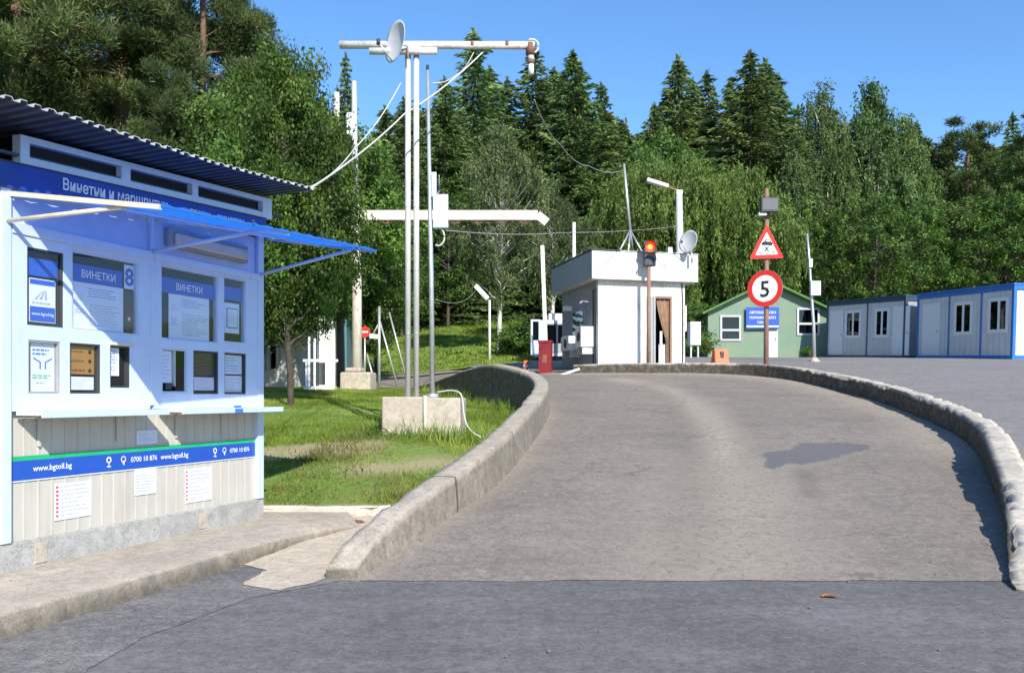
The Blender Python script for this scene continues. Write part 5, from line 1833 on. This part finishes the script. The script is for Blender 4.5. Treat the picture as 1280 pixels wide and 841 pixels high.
x_, y_ = wx(900, 28.6), 28.6
ob = thing('orange_barrier', (x_, y_, ground(x_, y_)), R(10), 'orange plastic road barrier behind the kerb left of the road sign post', 'barrier')
zt_ = wz(436, 28.6) - ob.location.z
mb = MB()
mb.hexa([(-.25, -.2, 0), (.25, -.2, 0), (.25, .2, 0), (-.25, .2, 0), (-.22, -.08, zt_), (.22, -.08, zt_), (.22, .08, zt_), (-.22, .08, zt_)], 'orange')
mb.build('body', ob, .03)
MB().box(-.05, .07, -.16, -.13, zt_ * .35, zt_ * .8, 'dark_grey').build('slot', ob)

# ================================================================== containers
def container(origin, far, lbl, rail, wall_, doors, windows, posts, end_mat, dz=0.0, panel_edge=None):
    o = Vector(origin); f = Vector(far)
    d_ = (f - o); L = d_.xy.length; u_ = d_.xy.normalized()
    zl_ = (f.z - o.z) / L
    t = thing('site_container', o, math.atan2(u_.y, u_.x), lbl, 'container', 'site containers along the edge of the lot')
    t.rotation_euler = (0, -math.atan(zl_), math.atan2(u_.y, u_.x))
    Hc = 2.6
    def cx(px):
        k = (px - 640) / FPX
        return (k * o.y - o.x) / (u_.x - k * u_.y)
    mb = MB().box(.06, L - .06, -2.38, -.03, .1, Hc - .1, wall_)
    for k in range(int(L / .3)):
        mb.box(.1 + k * .3, .108 + k * .3, -.03, -.026, .15, Hc - .15, 'grey_paint')
    mb.build('wall', t)
    mb = MB()
    for (a, b_) in ((0, .12), (L - .12, L)):
        for (y0, y1) in ((-.12, 0), (-2.42, -2.30)):
            mb.box(a, b_, y0, y1, .0, Hc, rail)
    for px in posts:
        a = cx(px); mb.box(a - .04, a + .04, -.03, -.008, .14, Hc - .16, rail)
    for z0, z1 in ((0.001, .15), (Hc - .17, Hc - .001)):
        mb.box(.121, L - .121, -.12, -.002, z0, z1, rail).box(.121, L - .121, -2.42, -2.3, z0, z1, rail)
        mb.box(.001, .12, -2.299, -.121, z0, z1, rail).box(L - .12, L - .001, -2.299, -.121, z0, z1, rail)
    mb.build('steel_frame', t, .008)
    MB().box(-.02, L + .02, -2.45, .03, Hc + .001, Hc + .07, 'container_dark' if rail != 'container_blue' else rail).build('roof', t)
    MB().box(.0405, .058, -2.29, -.122, .151, Hc - .171, end_mat).build('end_wall', t)
    for p0, p1 in doors:
        a, b_ = sorted((cx(p0), cx(p1)))
        dd = MB().box(a, b_, -.028, -.008, .16, 2.22, 'container_white').build('door', t, .006)
        MB().box(a + .08, a + .13, -.007, .04, 1.05, 1.12, 'galvanised').build('handle', dd)
    for p0, p1, z0, z1, split in windows:
        a, b_ = sorted((cx(p0), cx(p1)))
        e = .13
        mb = MB().box(a - e, b_ + e, -.026, -.004, z0 - e, z0, 'container_white').box(a - e, b_ + e, -.026, -.004, z1, z1 + e, 'container_white')
        mb.box(a - e, a, -.026, -.004, z0, z1, 'container_white').box(b_, b_ + e, -.026, -.004, z0, z1, 'container_white')
        m_ = a + (b_ - a) * split
        mb.box(m_ - .06, m_ + .06, -.026, -.006, z0, z1, 'container_white')
        w_ = mb.build('window', t)
        mb = MB().box(a, b_, -.027, -.022, z0, z1, 'dark_interior')
        mb.box(a + .06, a + (b_ - a) * .22, -.021, -.018, z0 + .05, z1, 'curtain_tan')
        mb.box(b_ - (b_ - a) * .28, b_ - (b_ - a) * .14, -.021, -.018, z0 + .05, z1, 'print_grey')
        mb.build('curtain', w_)
        MB().box(a, m_ - .061, -.014, -.011, z0, z1, 'dark_pane').box(m_ + .061, b_, -.014, -.011, z0, z1, 'dark_pane').build('pane', w_)
    return t
c1 = container((17.45, 30.7, 2.72), (16.55, 36.1, 2.96), 'nearer site container with bright blue frame, two windows and a white sunlit end', 'container_blue', 'container_grey',
               [(1151, 1173)], [(1236, 1255, 1.08, 2.08, .45), (1193.5, 1210.5, 1.05, 2.05, .5)], (1184, 1224), 'booth_white')
c2 = container((16.3, 36.6, 2.98), (14.8, 41.6, 3.24), 'farther site container with dark frame, a white door at each end, beside the green house', 'container_dark', 'container_grey',
               [(1036, 1052), (1114, 1135)], [(1094, 1107, 1.05, 2.05, .5), (1057, 1072, 1.05, 2.05, .5)], (1082,), 'grey_paint')

# loose grit on the roads, gathered along the kerbs and the seam
def grit():
    g = np.random.default_rng(77)
    pts = []
    for P, off, n, sp in ((R_[2:120], -1, 1500, .16), (L_[2:90], 1, 700, .10)):
        i = g.integers(0, len(P), n)
        t = np.gradient(P, axis=0); nr = np.stack([-t[:, 1], t[:, 0]], 1); nr /= np.linalg.norm(nr, axis=1)[:, None]
        d = np.abs(g.exponential(sp, n)) + .05
        q = P[i] + nr[i] * (d * -off)[:, None] * 1.0 + g.normal(0, .05, (n, 2))
        pts.append(np.c_[q, ramp_s(q[:, 0], q[:, 1])])
    n = 900
    q = np.c_[g.uniform(-1.0, 5.5, n), 7 + 9 * g.random(n) ** 1.5]
    xe0 = np.interp(q[:, 1], L_[:80, 1], L_[:80, 0]); xe1 = np.interp(q[:, 1], R_[:80, 1], R_[:80, 0])
    q = q[(q[:, 0] > xe0 + .1) & (q[:, 0] < xe1 - .1)]
    pts.append(np.c_[q, ramp_s(q[:, 0], q[:, 1])])
    n = 260
    q = np.c_[g.uniform(-3, 4, n), g.uniform(3.5, 6.9, n)]
    pts.append(np.c_[q, np.full(n, .004)])
    C = np.concatenate(pts); n = len(C)
    r = (.002 + g.exponential(.003, n)).clip(0, .016)
    oc = np.array([[1, 0, 0], [0, 1, 0], [-1, 0, 0], [0, -1, 0], [0, 0, .7], [0, 0, -.5]], float)
    V = oc[None] * r[:, None, None] * g.uniform(.6, 1.3, (n, 6, 1)); V = V + C[:, None] + np.array([0, 0, .2]) * r[:, None, None]
    F = np.array([[0, 1, 4], [1, 2, 4], [2, 3, 4], [3, 0, 4], [1, 0, 5], [2, 1, 5], [3, 2, 5], [0, 3, 5]])
    F = (F[None] + (np.arange(n) * 6)[:, None, None]).reshape(-1, 3)
    o = link('grit', mesh_np('grit', V.reshape(-1, 3), F, 'grit_brown'))
    tag(o, 'loose grit and small stones scattered on the asphalt and along the kerbs', 'gravel', None, 'stuff')
grit()

# ================================================================== small things on the road
lx, ly = wx(1037, 1.45 * FPX / 252), 1.45 * FPX / 252
lf_ = MB()
v = []; f = []
for i in range(9):
    t = i / 8
    wd = .035 * math.sin(math.pi * min(1, .08 + t * .92)) ** .7
    for k in (-1, -.5, 0, .5, 1):
        v.append((-.06 + .12 * t, wd * k, .006 + .012 * k * k + .010 * math.sin(t * 5)))
for i in range(8):
    for k in range(4):
        f.append((i * 5 + k, (i + 1) * 5 + k, (i + 1) * 5 + k + 1, i * 5 + k + 1))
lf_.add(v, f, 'dry_leaf', True).tube([(.05, 0, .012), (.085, .01, .02)], .002, 'dry_leaf', 5)
o = lf_.build('fallen_leaf', None, -1)
o.location = (lx, ly, .002); o.rotation_euler = (0, 0, R(10)); o.scale = (.9, .9, .9)
tag(o, 'single orange brown leaf lying on the dark asphalt', 'leaf')
o = MB()
dd = thing('drain_cover', (-1.78, 9.35, .10), R(20), 'small mossy drain cover on the pavement near the wall end', 'drain cover')
mb = MB().box(-.2, .2, -.1, .1, -.02, .015, 'rust')
mb.build('frame', dd, .004)
mb = MB()
for i in range(6):
    mb.box(-.17 + i * .058, -.14 + i * .058, -.08, .08, .0152, .022, 'green_stripe' if False else 'soil')
mb.build('grate', dd)

# ================================================================== trees
RG = np.random.default_rng(11)
def unit(v):
    return v / np.maximum(np.linalg.norm(v, axis=1, keepdims=True), 1e-9)
def cards(C, D, L, W, rg):
    """rhombic leaves centred at C, long axis D"""
    n = len(C)
    D = unit(D)
    r = rg.normal(size=(n, 3)); S = unit(np.cross(D, r))
    L = np.broadcast_to(L, (n,))[:, None]; W = np.broadcast_to(W, (n,))[:, None]
    V = np.stack([C - D * L, C + S * W - D * L * .15, C + D * L, C - S * W - D * L * .15], 1).reshape(-1, 3)
    return V
def tubes_np(paths, n=6):
    """list of (points, radii) joined to one array of quads"""
    VS = []; FS = []; o = 0
    for P, rad in paths:
        P = np.asarray(P, float); m = len(P)
        T = np.gradient(P, axis=0); T = unit(T)
        up = np.where(np.abs(T[:, 2:3]) < .9, np.array([[0, 0, 1.]]), np.array([[1., 0, 0]]))
        A = unit(np.cross(T, up)); B = np.cross(T, A)
        an = np.arange(n) * 2 * np.pi / n
        V = P[:, None] + (A[:, None] * np.cos(an)[None, :, None] + B[:, None] * np.sin(an)[None, :, None]) * np.asarray(rad)[:, None, None]
        VS.append(V.reshape(-1, 3))
        I = np.arange(m * n).reshape(m, n) + o
        J = np.roll(I, -1, 1)
        FS.append(np.stack([I[:-1], J[:-1], J[1:], I[1:]], 2).reshape(-1, 4))
        o += m * n
    return np.concatenate(VS), np.concatenate(FS)
def limb(p0, p1, r0, r1, rg, k=6, wob=.06, sag=0.0):
    t = np.linspace(0, 1, k)[:, None]
    P = p0 + (p1 - p0) * t
    L = np.linalg.norm(p1 - p0)
    P[1:-1] += rg.normal(size=(k - 2, 3)) * wob * L * .3
    P[:, 2] += sag * L * 4 * t[:, 0] * (1 - t[:, 0])
    return P, np.linspace(r0, r1, k)

def gen_spruce(h, r, rg, dens=1.0, leaf=(.26, .05), lean=0):
    paths = [(np.array([[0, 0, -.5], [0, 0, h * .3], [rg.normal(0, .1), rg.normal(0, .1), h * .65], [0, 0, h]]), np.array([.018, .014, .008, .001]) * h)]
    C = []; D = []
    z = h * .04
    while z < h * .985:
        f = z / h
        rr = r * (1 - f) ** .74 * (1 + .18 * math.sin(z * 2.1)) + .12
        nb = int(7 + 3 * (1 - f))
        a0 = rg.uniform(0, 6.28)
        for b_ in range(nb):
            a = a0 + 6.283 * b_ / nb + rg.normal(0, .22)
            L = rr * rg.uniform(.55, 1.12)
            if rg.random() < .07: continue
            m = max(5, int(L * 21 * dens))
            t = rg.random(m) ** .7
            drop = -.22 * L * t + .16 * L * t ** 2 - (.10 * L) * (1 - f) * t
            px_ = np.cos(a) * L * t; py_ = np.sin(a) * L * t
            sw = .30 * L * (1 - t * .75) * rg.uniform(-1, 1, m)
            C.append(np.stack([px_ - np.sin(a) * sw, py_ + np.cos(a) * sw, z + drop - .12 * np.abs(sw) + rg.normal(0, .05, m)], 1))
            D.append(np.stack([np.cos(a) + .9 * np.sign(-np.sin(a) * sw + 0) * 0 - np.sin(a) * sw * 2, np.sin(a) + np.cos(a) * sw * 2, rg.normal(-.35, .3, m)], 1))
            if b_ % 2 == 0 and L > .8:
                e = np.array([np.cos(a) * L * .9, np.sin(a) * L * .9, z - .15 * L])
                paths.append((np.array([[0, 0, z], e * .5 + np.array([0, 0, z * .5 - .03 * L]), e]), np.array([.035, .025, .008]) * (L / 3 + .3)))
        z += (.30 + .18 * (1 - f)) * max(.6, h / 18)
    m = 60
    C.append(np.stack([rg.normal(0, .07, m), rg.normal(0, .07, m), h - rg.random(m) * h * .06], 1)); D.append(np.stack([rg.normal(0, .7, m), rg.normal(0, .7, m), np.ones(m)], 1))
    C = np.concatenate(C); D = np.concatenate(D)
    V = cards(C, D, leaf[0] * rg.uniform(.6, 1.3, len(C)), leaf[1] * rg.uniform(.7, 1.4, len(C)), rg)
    return paths, V

def gen_pine(h, r, rg, base=.3, clumps=230, per=85, leaf=(.11, .014), csize=.42, flat=.75):
    paths = []
    k = 9
    tr = np.stack([rg.normal(0, .05, k).cumsum() * .5, rg.normal(0, .05, k).cumsum() * .5, np.linspace(-.4, h * .97, k)], 1)
    paths.append((tr, np.linspace(.017, .004, k) * h))
    C = []; D = []
    nl_ = int(14 + h * 1.6)
    cc = []
    for i in range(nl_):
        f = base + (1 - base) * (i + rg.random()) / nl_
        p0 = np.array([np.interp(f * h, tr[:, 2], tr[:, 0]), np.interp(f * h, tr[:, 2], tr[:, 1]), f * h])
        a = i * 2.4 + rg.normal(0, .5)
        g = (f - base) / (1 - base)
        L = r * (1.05 - g ** 1.6 * .78) * (0.65 + .35 * min(1, g * 4)) * rg.uniform(.6, 1.15)
        e = p0 + np.array([math.cos(a) * L, math.sin(a) * L, L * (.02 + .55 * g) + rg.normal(0, .2)])
        P, rd_ = limb(p0, e, .05 * h / 16 * (1.25 - g), .012, rg, 7, .07, .05)
        paths.append((P, rd_))
        nc = max(3, int(clumps / nl_ * (1.2 - .4 * g)))
        for q in range(nc):
            t = rg.uniform(.28, 1.0) ** .8
            b_ = np.array([np.interp(t, np.linspace(0, 1, 7), P[:, j]) for j in range(3)])
            sd = rg.normal(size=3) * np.array([1, 1, .35]); sd /= np.linalg.norm(sd)
            ext = L * .34 * rg.uniform(.2, 1) * (1.1 - .5 * t)
            c_ = b_ + sd * ext + np.array([0, 0, .15 * ext])
            if q % 3 == 0: paths.append((np.stack([b_, (b_ + c_) / 2 + np.array([0, 0, -.03]), c_]), np.array([.022, .015, .006]) * h / 14))
            cc.append(c_)
    cc = np.array(cc + [np.array([tr[-1, 0], tr[-1, 1], h * .97 - .25 * q]) for q in range(5)])
    for c_ in cc:
        m = int(per * rg.uniform(.6, 1.3))
        s_ = csize * rg.uniform(.6, 1.25)
        off = rg.normal(size=(m, 3)); off = unit(off) * (rg.random((m, 1)) ** .5) * s_ * np.array([[1, 1, flat]])
        C.append(c_ + off); D.append(off / s_ + rg.normal(0, .35, (m, 3)) + np.array([[0, 0, .45]]))
    C = np.concatenate(C); D = np.concatenate(D)
    V = cards(C, D, leaf[0] * rg.uniform(.7, 1.3, len(C)), leaf[1] * rg.uniform(.8, 1.3, len(C)), rg)
    return paths, V

def gen_leafy(h, r, rg, base=.25, clumps=110, per=120, leaf=(.12, .06), csize=.2, narrow=0.0, droop=0.0, trunk=.016):
    """broadleaf: clumps of leaves on limbs, an uneven crown with gaps"""
    paths = []
    k = 8
    tr = np.stack([rg.normal(0, .10, k).cumsum() * .4, rg.normal(0, .10, k).cumsum() * .4, np.linspace(-.4, h * .88, k)], 1)
    tr[0, :2] = 0; tr[1, :2] *= .3
    paths.append((tr, np.linspace(trunk, .003, k) * h))
    C = []; D = []
    lob = rg.normal(size=(9, 3)); lob = unit(lob)
    for i in range(clumps):
        dv = rg.normal(size=3); dv /= np.linalg.norm(dv)
        q = rg.uniform(.35, 1.0) ** .6
        bump_ = 1 + .36 * max(np.dot(lob, dv)) ** 3 - .20
        zc = base + (1 - base) * (.5 + .5 * dv[2] * q * bump_)
        g = (zc - base) / (1 - base)
        wid = (math.sin(math.pi * min(.98, max(.03, g * .86 + .09))) ** .65) * (1 - narrow * g)
        c_ = np.array([dv[0] * q * r * bump_ * wid, dv[1] * q * r * bump_ * wid, zc * h])
        ax_ = np.array([np.interp(c_[2] * .75, tr[:, 2], tr[:, 0]), np.interp(c_[2] * .75, tr[:, 2], tr[:, 1]), max(h * base * .6, c_[2] * .72)])
        if i % 3 == 0:
            paths.append(limb(ax_, c_, .006 * h * (1.1 - g), .0012 * h, rg, 5, .10, .04))
        m = int(per * rg.uniform(.5, 1.4))
        s_ = csize * r * rg.uniform(.6, 1.35)
        off = rg.normal(size=(m, 3)) * s_ * np.array([[.62, .62, .42]])
        off = np.clip(off, -1.7 * s_ * .62, 1.7 * s_ * .62)
        C.append(c_ + off)
        D.append(rg.normal(size=(m, 3)) + off / s_ * .4 + np.array([[0, 0, -.35 - droop]]))
        if droop > 0:
            ns_ = int(4 + 6 * droop)
            for s2 in range(ns_):
                st = c_ + rg.normal(size=3) * s_ * np.array([.6, .6, .3])
                ln = droop * h * .16 * rg.uniform(.5, 1.3)
                mm = max(6, int(ln * 17))
                t = np.sort(rg.random(mm))
                out_ = np.array([dv[0], dv[1], 0]) * .12 * ln
                C.append(st + np.stack([out_[0] * t ** .5, out_[1] * t ** .5, -ln * t], 1) + rg.normal(0, .06, (mm, 3)))
                D.append(np.stack([rg.normal(0, .35, mm), rg.normal(0, .35, mm), -np.ones(mm)], 1))
    C = np.concatenate(C); D = np.concatenate(D)
    ok = C[:, 2] > .15
    C = C[ok]; D = D[ok]
    V = cards(C, D, leaf[0] * rg.uniform(.6, 1.3, len(C)), leaf[1] * rg.uniform(.6, 1.3, len(C)), rg)
    return paths, V

def make_variant(gen, bark, leafm):
    paths, V = gen
    tv, tf_ = tubes_np(paths)
    tm = mesh_np('trunk', tv, tf_, bark, True)
    cm = mesh_np('crown', V, np.arange(len(V)).reshape(-1, 4), leafm)
    return tm, cm
G = lambda s: np.random.default_rng(s)
VAR = {
    'spruce1': (20, make_variant(gen_spruce(20, 6.0, G(1), 1.25), 'bark', 'needles_spruce')),
    'spruce2': (18, make_variant(gen_spruce(18, 6.6, G(2), 1.25, (.25, .055)), 'bark', 'needles_spruce')),
    'spruce3': (22, make_variant(gen_spruce(22, 6.0, G(3), 1.25), 'bark', 'needles_spruce')),
    'pine_near1': (17, make_variant(gen_pine(17, 4.6, G(4), .14, 1050, 130, (.10, .0145), .52), 'bark_pine', 'needles_pine')),
    'pine_near2': (15, make_variant(gen_pine(15, 4.2, G(5), .10, 950, 130, (.10, .0145), .50), 'bark_pine', 'needles_pine')),
    'pine1': (16, make_variant(gen_pine(16, 3.9, G(6), .16, 460, 50, (.15, .028), .52), 'bark_pine', 'needles_pine')),
    'pine2': (15, make_variant(gen_pine(15, 3.6, G(7), .2, 430, 50, (.15, .028), .52), 'bark_pine', 'needles_pine')),
    'leafy_near': (9, make_variant(gen_leafy(9, 3.1, G(8), .16, 500, 135, (.062, .036), .14), 'bark', 'leaf_green')),
    'leafy_near2': (8, make_variant(gen_leafy(8, 2.4, G(28), .30, 300, 140, (.062, .036), .14), 'bark', 'leaf_dark')),
    'leafy1': (11, make_variant(gen_leafy(11, 3.6, G(9), .10, 190, 70, (.11, .055), .105), 'bark', 'leaf_dark')),
    'leafy2': (10, make_variant(gen_leafy(10, 3.3, G(10), .08, 180, 70, (.11, .055), .105), 'bark', 'leaf_green')),
    'olive1': (13, make_variant(gen_leafy(13, 4.0, G(12), .24, 260, 85, (.11, .045), .14, droop=.3), 'bark_pale', 'leaf_olive')),
    'willow1': (11, make_variant(gen_leafy(11, 3.3, G(13), .2, 130, 55, (.12, .038), .16, droop=.95), 'bark', 'leaf_willow')),
    'willow2': (12, make_variant(gen_leafy(12, 3.1, G(14), .2, 130, 55, (.12, .038), .16, droop=1.05), 'bark', 'leaf_willow')),
    'birch1': (17, make_variant(gen_leafy(17, 2.6, G(15), .22, 190, 50, (.10, .05), .17, .4, .5, .010), 'bark_pale', 'leaf_birch')),
    'birch2': (16, make_variant(gen_leafy(16, 2.4, G(16), .2, 180, 50, (.10, .05), .17, .45, .5, .010), 'bark_pale', 'leaf_birch')),
    'shrub': (1.6, make_variant(gen_leafy(1.6, 1.0, G(17), .02, 60, 70, (.07, .035), .24), 'bark', 'leaf_dark')),
}
_rt = random.Random(21)
def tree(kind, px, d, top_py, name, label, cat='tree', group=None, wide=1.0, rot=None):
    h0, (tm, cm) = VAR[kind]
    x = wx(px, d); z = ground(x, d)
    if name in ('pine_tree', 'spruce_tree'):
        name = 'pine_tree' if kind.startswith('pine') else 'spruce_tree' if kind.startswith('spruce') else 'leafy_tree'
    h = wz(top_py, d) - z
    t = thing(name, (x, d, z), _rt.uniform(0, 6.28) if rot is None else rot, label, cat, group)
    s = h / h0
    t.scale = (s * wide, s * wide, s)
    link('trunk', tm, t); link('crown', cm, t)
    return t

G1 = 'dark pines behind the ticket kiosk'
tree('pine_near1', 20, 25, -330, 'pine_tree', 'huge dark pine behind the left end of the kiosk roof, cut by the top edge', group=G1, wide=1.0)
tree('pine_near2', 150, 27.5, -190, 'pine_tree', 'tall dense pine rising behind the middle of the kiosk roof', group=G1, wide=1.15)
tree('pine_near1', 252, 27.5, -130, 'pine_tree', 'pine with ragged needles whose right side borders the blue sky', group=G1, wide=.85)
tree('pine_near2', 300, 31.5, -5, 'pine_tree', 'slimmer pine at the edge of the sky behind the kiosk roof', group=G1, wide=.75)
tree('pine_near2', 70, 33, -140, 'pine_tree', 'pine half hidden between the two largest pines behind the kiosk', group=G1, wide=1.2)
tree('pine_near2', 215, 23.5, 95, 'pine_tree', 'young bright pine standing low behind the kiosk roof', group=G1, wide=.8)
tree('pine_near1', -70, 23, -300, 'pine_tree', 'pine at the far left edge, cut by the frame', group=G1)
tree('pine_near2', 200, 31.5, -130, 'pine_tree', 'pine filling the gap behind the middle kiosk pines', group=G1, wide=1.1)
tree('pine_near2', 315, 31, 80, 'pine_tree', 'smaller pine behind the right end of the kiosk roof', group=G1, wide=.8)
tree('leafy_near', 364, 19.2, 56, 'leafy_tree', 'tall bushy leafy tree between the kiosk roof and the twin mast', wide=.64)
tree('leafy_near2', 312, 23.5, 95, 'leafy_tree', 'dark leafy tree closing the gap between the pines and the kiosk roof end', wide=.95)
tree('leafy_near2', 425, 29.5, 150, 'leafy_tree', 'airy leafy tree behind the beam post, left of the mast', wide=1.0)
tree('leafy_near2', 318, 19.5, 165, 'leafy_tree', 'darker leafy tree just behind the right corner of the kiosk', wide=1.0)
tree('leafy_near', 455, 31.5, 235, 'leafy_tree', 'low leafy tree around the beam post and cream cabin', wide=.85)
tree('spruce3', 432, 47, 66, 'spruce_tree', 'thin pointed spruce top rising behind the post left of the mast', wide=.55)
G2 = 'tall spruces in the middle of the hillside'
for k, px, d, py, wd, lb in (
        ('spruce1', 592, 63, 36, 1.0, 'spruce with the tallest spire, between the mast and the hanging camera'),
        ('spruce2', 556, 60, 96, .9, 'dark spruce close to the right side of the mast poles'),
        ('spruce3', 668, 66, 58, 1.15, 'broad spruce directly behind the hanging camera'),
        ('spruce1', 634, 68, 96, .9, 'spruce filling the dip between the spire and the camera'),
        ('spruce2', 716, 64, 62, .95, 'pointed spruce right of the hanging camera'),
        ('spruce3', 752, 65, 104, 1.0, 'spruce whose right flank borders the gap of sky above the booth'),
        ('spruce2', 692, 69, 84, 1.0, 'spruce wedged between the camera spruce and the next pointed one'),
        ('spruce1', 612, 70, 82, 1.0, 'spruce partly hidden right of the tallest spire'),
        ('spruce3', 775, 66, 150, .9, 'short spruce at the left edge of the sky gap above the booth'),
        ('spruce1', 505, 58, 122, .9, 'dark spruce behind the mast poles, left side'),
        ('spruce2', 468, 55, 165, .9, 'short dark spruce left of the mast behind the sagging cables')):
    tree(k, px, d, py, 'spruce_tree', lb, group=G2, wide=wd)
G3 = 'spruces on the right half of the hillside'
for k, px, d, py, wd, lb in (
        ('spruce2', 818, 64, 128, .8, 'smaller spruce at the left edge of the right hand spruce group'),
        ('spruce1', 848, 66, 70, 1.0, 'first tall spruce right of the gap of sky'),
        ('spruce3', 884, 67, 88, 1.0, 'spruce between the two tallest of the right hand group'),
        ('spruce2', 938, 62, 62, 1.0, 'largest spruce of the right hand group, above the road sign'),
        ('spruce1', 912, 68, 100, .9, 'spruce just left of the one above the road sign'),
        ('spruce3', 998, 68, 132, .9, 'spruce at the right end of the group, next to the first birches'),
        ('spruce2', 833, 68, 112, .8, 'spruce just left of the first tall one right of the sky gap'),
        ('spruce3', 865, 69, 98, 1.0, 'spruce squeezed between the first two of the right hand group'),
        ('spruce1', 957, 65, 74, 1.0, 'spruce close against the right side of the largest one'),
        ('leafy1', 826, 58, 150, .9, 'round dark leafy crown below the right hand spruces beside the sky gap'),
        ('spruce3', 972, 66, 92, 1.0, 'spruce on the right flank of the right hand group')):
    tree(k, px, d, py, 'spruce_tree', lb, group=G3, wide=wd)
tree('olive1', 624, 39.5, 168, 'birch_tree', 'broad grey green tree with a pale trunk, behind the small tilted lamp', wide=.82)
tree('olive1', 690, 45, 235, 'leafy_tree', 'grey green tree filling the space left of the booth roof', wide=.95)
tree('leafy2', 560, 55, 226, 'leafy_tree', 'leafy tree behind the white junction box on the slim pole', wide=.9)
tree('leafy1', 502, 51, 262, 'leafy_tree', 'dark leafy tree low behind the twin mast poles', wide=.9)
tree('leafy1', 745, 52, 262, 'leafy_tree', 'dark leafy tree behind the booth roof aerial', wide=1.0)
tree('leafy2', 470, 36, 300, 'leafy_tree', 'low leafy tree behind the braced pole', wide=.75)
G4 = 'drooping yellow green willows behind the booth'
for k, px, d, py, wd, lb in (
        ('willow1', 812, 49, 190, 1.0, 'yellow green drooping willow behind the booth, left one'),
        ('willow2', 868, 47, 186, 1.0, 'yellow green drooping willow above the booth dish'),
        ('willow1', 925, 48, 202, 1.05, 'yellow green drooping willow between the booth and the road sign'),
        ('willow2', 780, 54, 225, .9, 'partly hidden willow behind the booth aerial')):
    tree(k, px, d, py, 'willow_tree', lb, group=G4, wide=wd)
G5 = 'slender birches right of the road sign'
for k, px, d, py, wd, lb in (
        ('birch1', 1028, 56, 108, 1.1, 'slender birch with a pale trunk, first right of the spruces'),
        ('birch2', 1090, 57, 96, 1.15, 'tallest slender birch above the containers'),
        ('birch1', 1060, 59, 160, 1.2, 'shorter birch between the two tall birches'),
        ('birch2', 1128, 60, 140, 1.2, 'birch on the right shoulder of the tallest birch'),
        ('birch2', 1000, 55, 165, 1.1, 'birch beside the flank of the big spruce')):
    tree(k, px, d, py, 'birch_tree', lb, group=G5, wide=wd)
G6 = 'pines along the right skyline'
for k, px, d, py, wd, lb in (
        ('pine1', 1165, 62, 182, 1.0, 'pine next to the birches on the right skyline'),
        ('pine1', 1207, 60, 156, 1.25, 'pine in the middle of the right skyline'),
        ('leafy1', 1240, 62, 172, .8, 'round dark crown in the dip of the right skyline'),
        ('spruce1', 1183, 66, 168, .8, 'dark conifer just left of the middle pine of the right skyline'),
        ('spruce2', 1224, 68, 158, .8, 'dark conifer just right of the middle pine of the right skyline'),
        ('spruce3', 1148, 66, 172, .8, 'dark conifer at the foot of the last birch on the skyline'),
        ('spruce3', 1266, 64, 140, .8, 'pointed conifer at the right edge of the skyline'),
        ('pine2', 1300, 58, 150, 1.1, 'pine at the right border of the photo, cut by the frame')):
    tree(k, px, d, py, 'pine_tree', lb, group=G6, wide=wd)
G7 = 'leafy trees behind the containers'
for k, px, d, py, wd, lb in (
        ('leafy1', 985, 51, 230, .95, 'dark leafy tree behind the right half of the green house'),
        ('leafy2', 1045, 50, 250, .9, 'leafy tree above the left end of the farther container'),
        ('leafy1', 1095, 49, 228, 1.0, 'dark leafy tree above the gap between the containers'),
        ('leafy2', 1150, 50, 246, .95, 'bright leafy tree above the left end of the nearer container'),
        ('leafy1', 1205, 50, 232, 1.0, 'dark leafy tree above the middle of the nearer container'),
        ('leafy2', 1255, 49, 228, 1.0, 'bright leafy tree above the right end of the nearer container'),
        ('leafy1', 1315, 48, 220, 1.0, 'leafy tree at the right border behind the containers')):
    tree(k, px, d, py, 'leafy_tree', lb, group=G7, wide=wd)
for k, px, d, py, wd, nm, lb in (
        ('shrub', 878, 39, 415, 1.0, 'shrub', 'dark shrub in the gap between the booth and the green house'),
        ('leafy1', 872, 44, 372, 1.0, 'shrub', 'dark bush beside the left wall of the green house'),
        ('shrub', 1008, 41.6, 434, 1.2, 'shrub', 'low spreading shrub beside the foot of the junction pole'),
        ('shrub', 650, 38, 405, 1.6, 'shrub', 'bush on the grass slope right of the birch trunk')):
    tree(k, px, d, py, nm, lb, 'shrub', wide=wd)

# far wood behind everything: one mass
VS = []
for i in range(64):
    px = 380 + i * 15.5 + _rt.uniform(-8, 8); d = _rt.uniform(74, 98)
    top = 128 + 18 * math.sin(i * .5) + _rt.uniform(0, 40)
    if 755 < px < 815: top += 45
    if px > 1000: top += 30
    if px > 1130: top += 4
    if px < 480: top += 50
    k = _rt.choice(['spruce1', 'spruce2', 'spruce3', 'spruce1', 'leafy1'])
    h0, (tm, cm) = VAR[k]
    x = wx(px, d); z = float(hill_z(x, d)); h = wz(top, d) - z
    V = np.empty(len(cm.vertices) * 3, np.float32); cm.vertices.foreach_get('co', V); V = V.reshape(-1, 4, 3)
    V = V[G(i).random(len(V)) < .6]
    s = h / h0
    a = _rt.uniform(0, 6.28); c_, s_ = math.cos(a), math.sin(a)
    cen = V.mean(1, keepdims=True); V = cen + (V - cen) * 1.5
    V = V.reshape(-1, 3) * s
    V = np.stack([V[:, 0] * c_ - V[:, 1] * s_, V[:, 0] * s_ + V[:, 1] * c_, V[:, 2]], 1) + np.array([x, d, z])
    VS.append(V)
V = np.concatenate(VS)
o = link('far_wood', mesh_np('far_wood', V, np.arange(len(V)).reshape(-1, 4), 'needles_spruce'))
tag(o, 'dense dark conifer wood closing the hillside behind the nearer trees', 'wood', None, 'stuff')
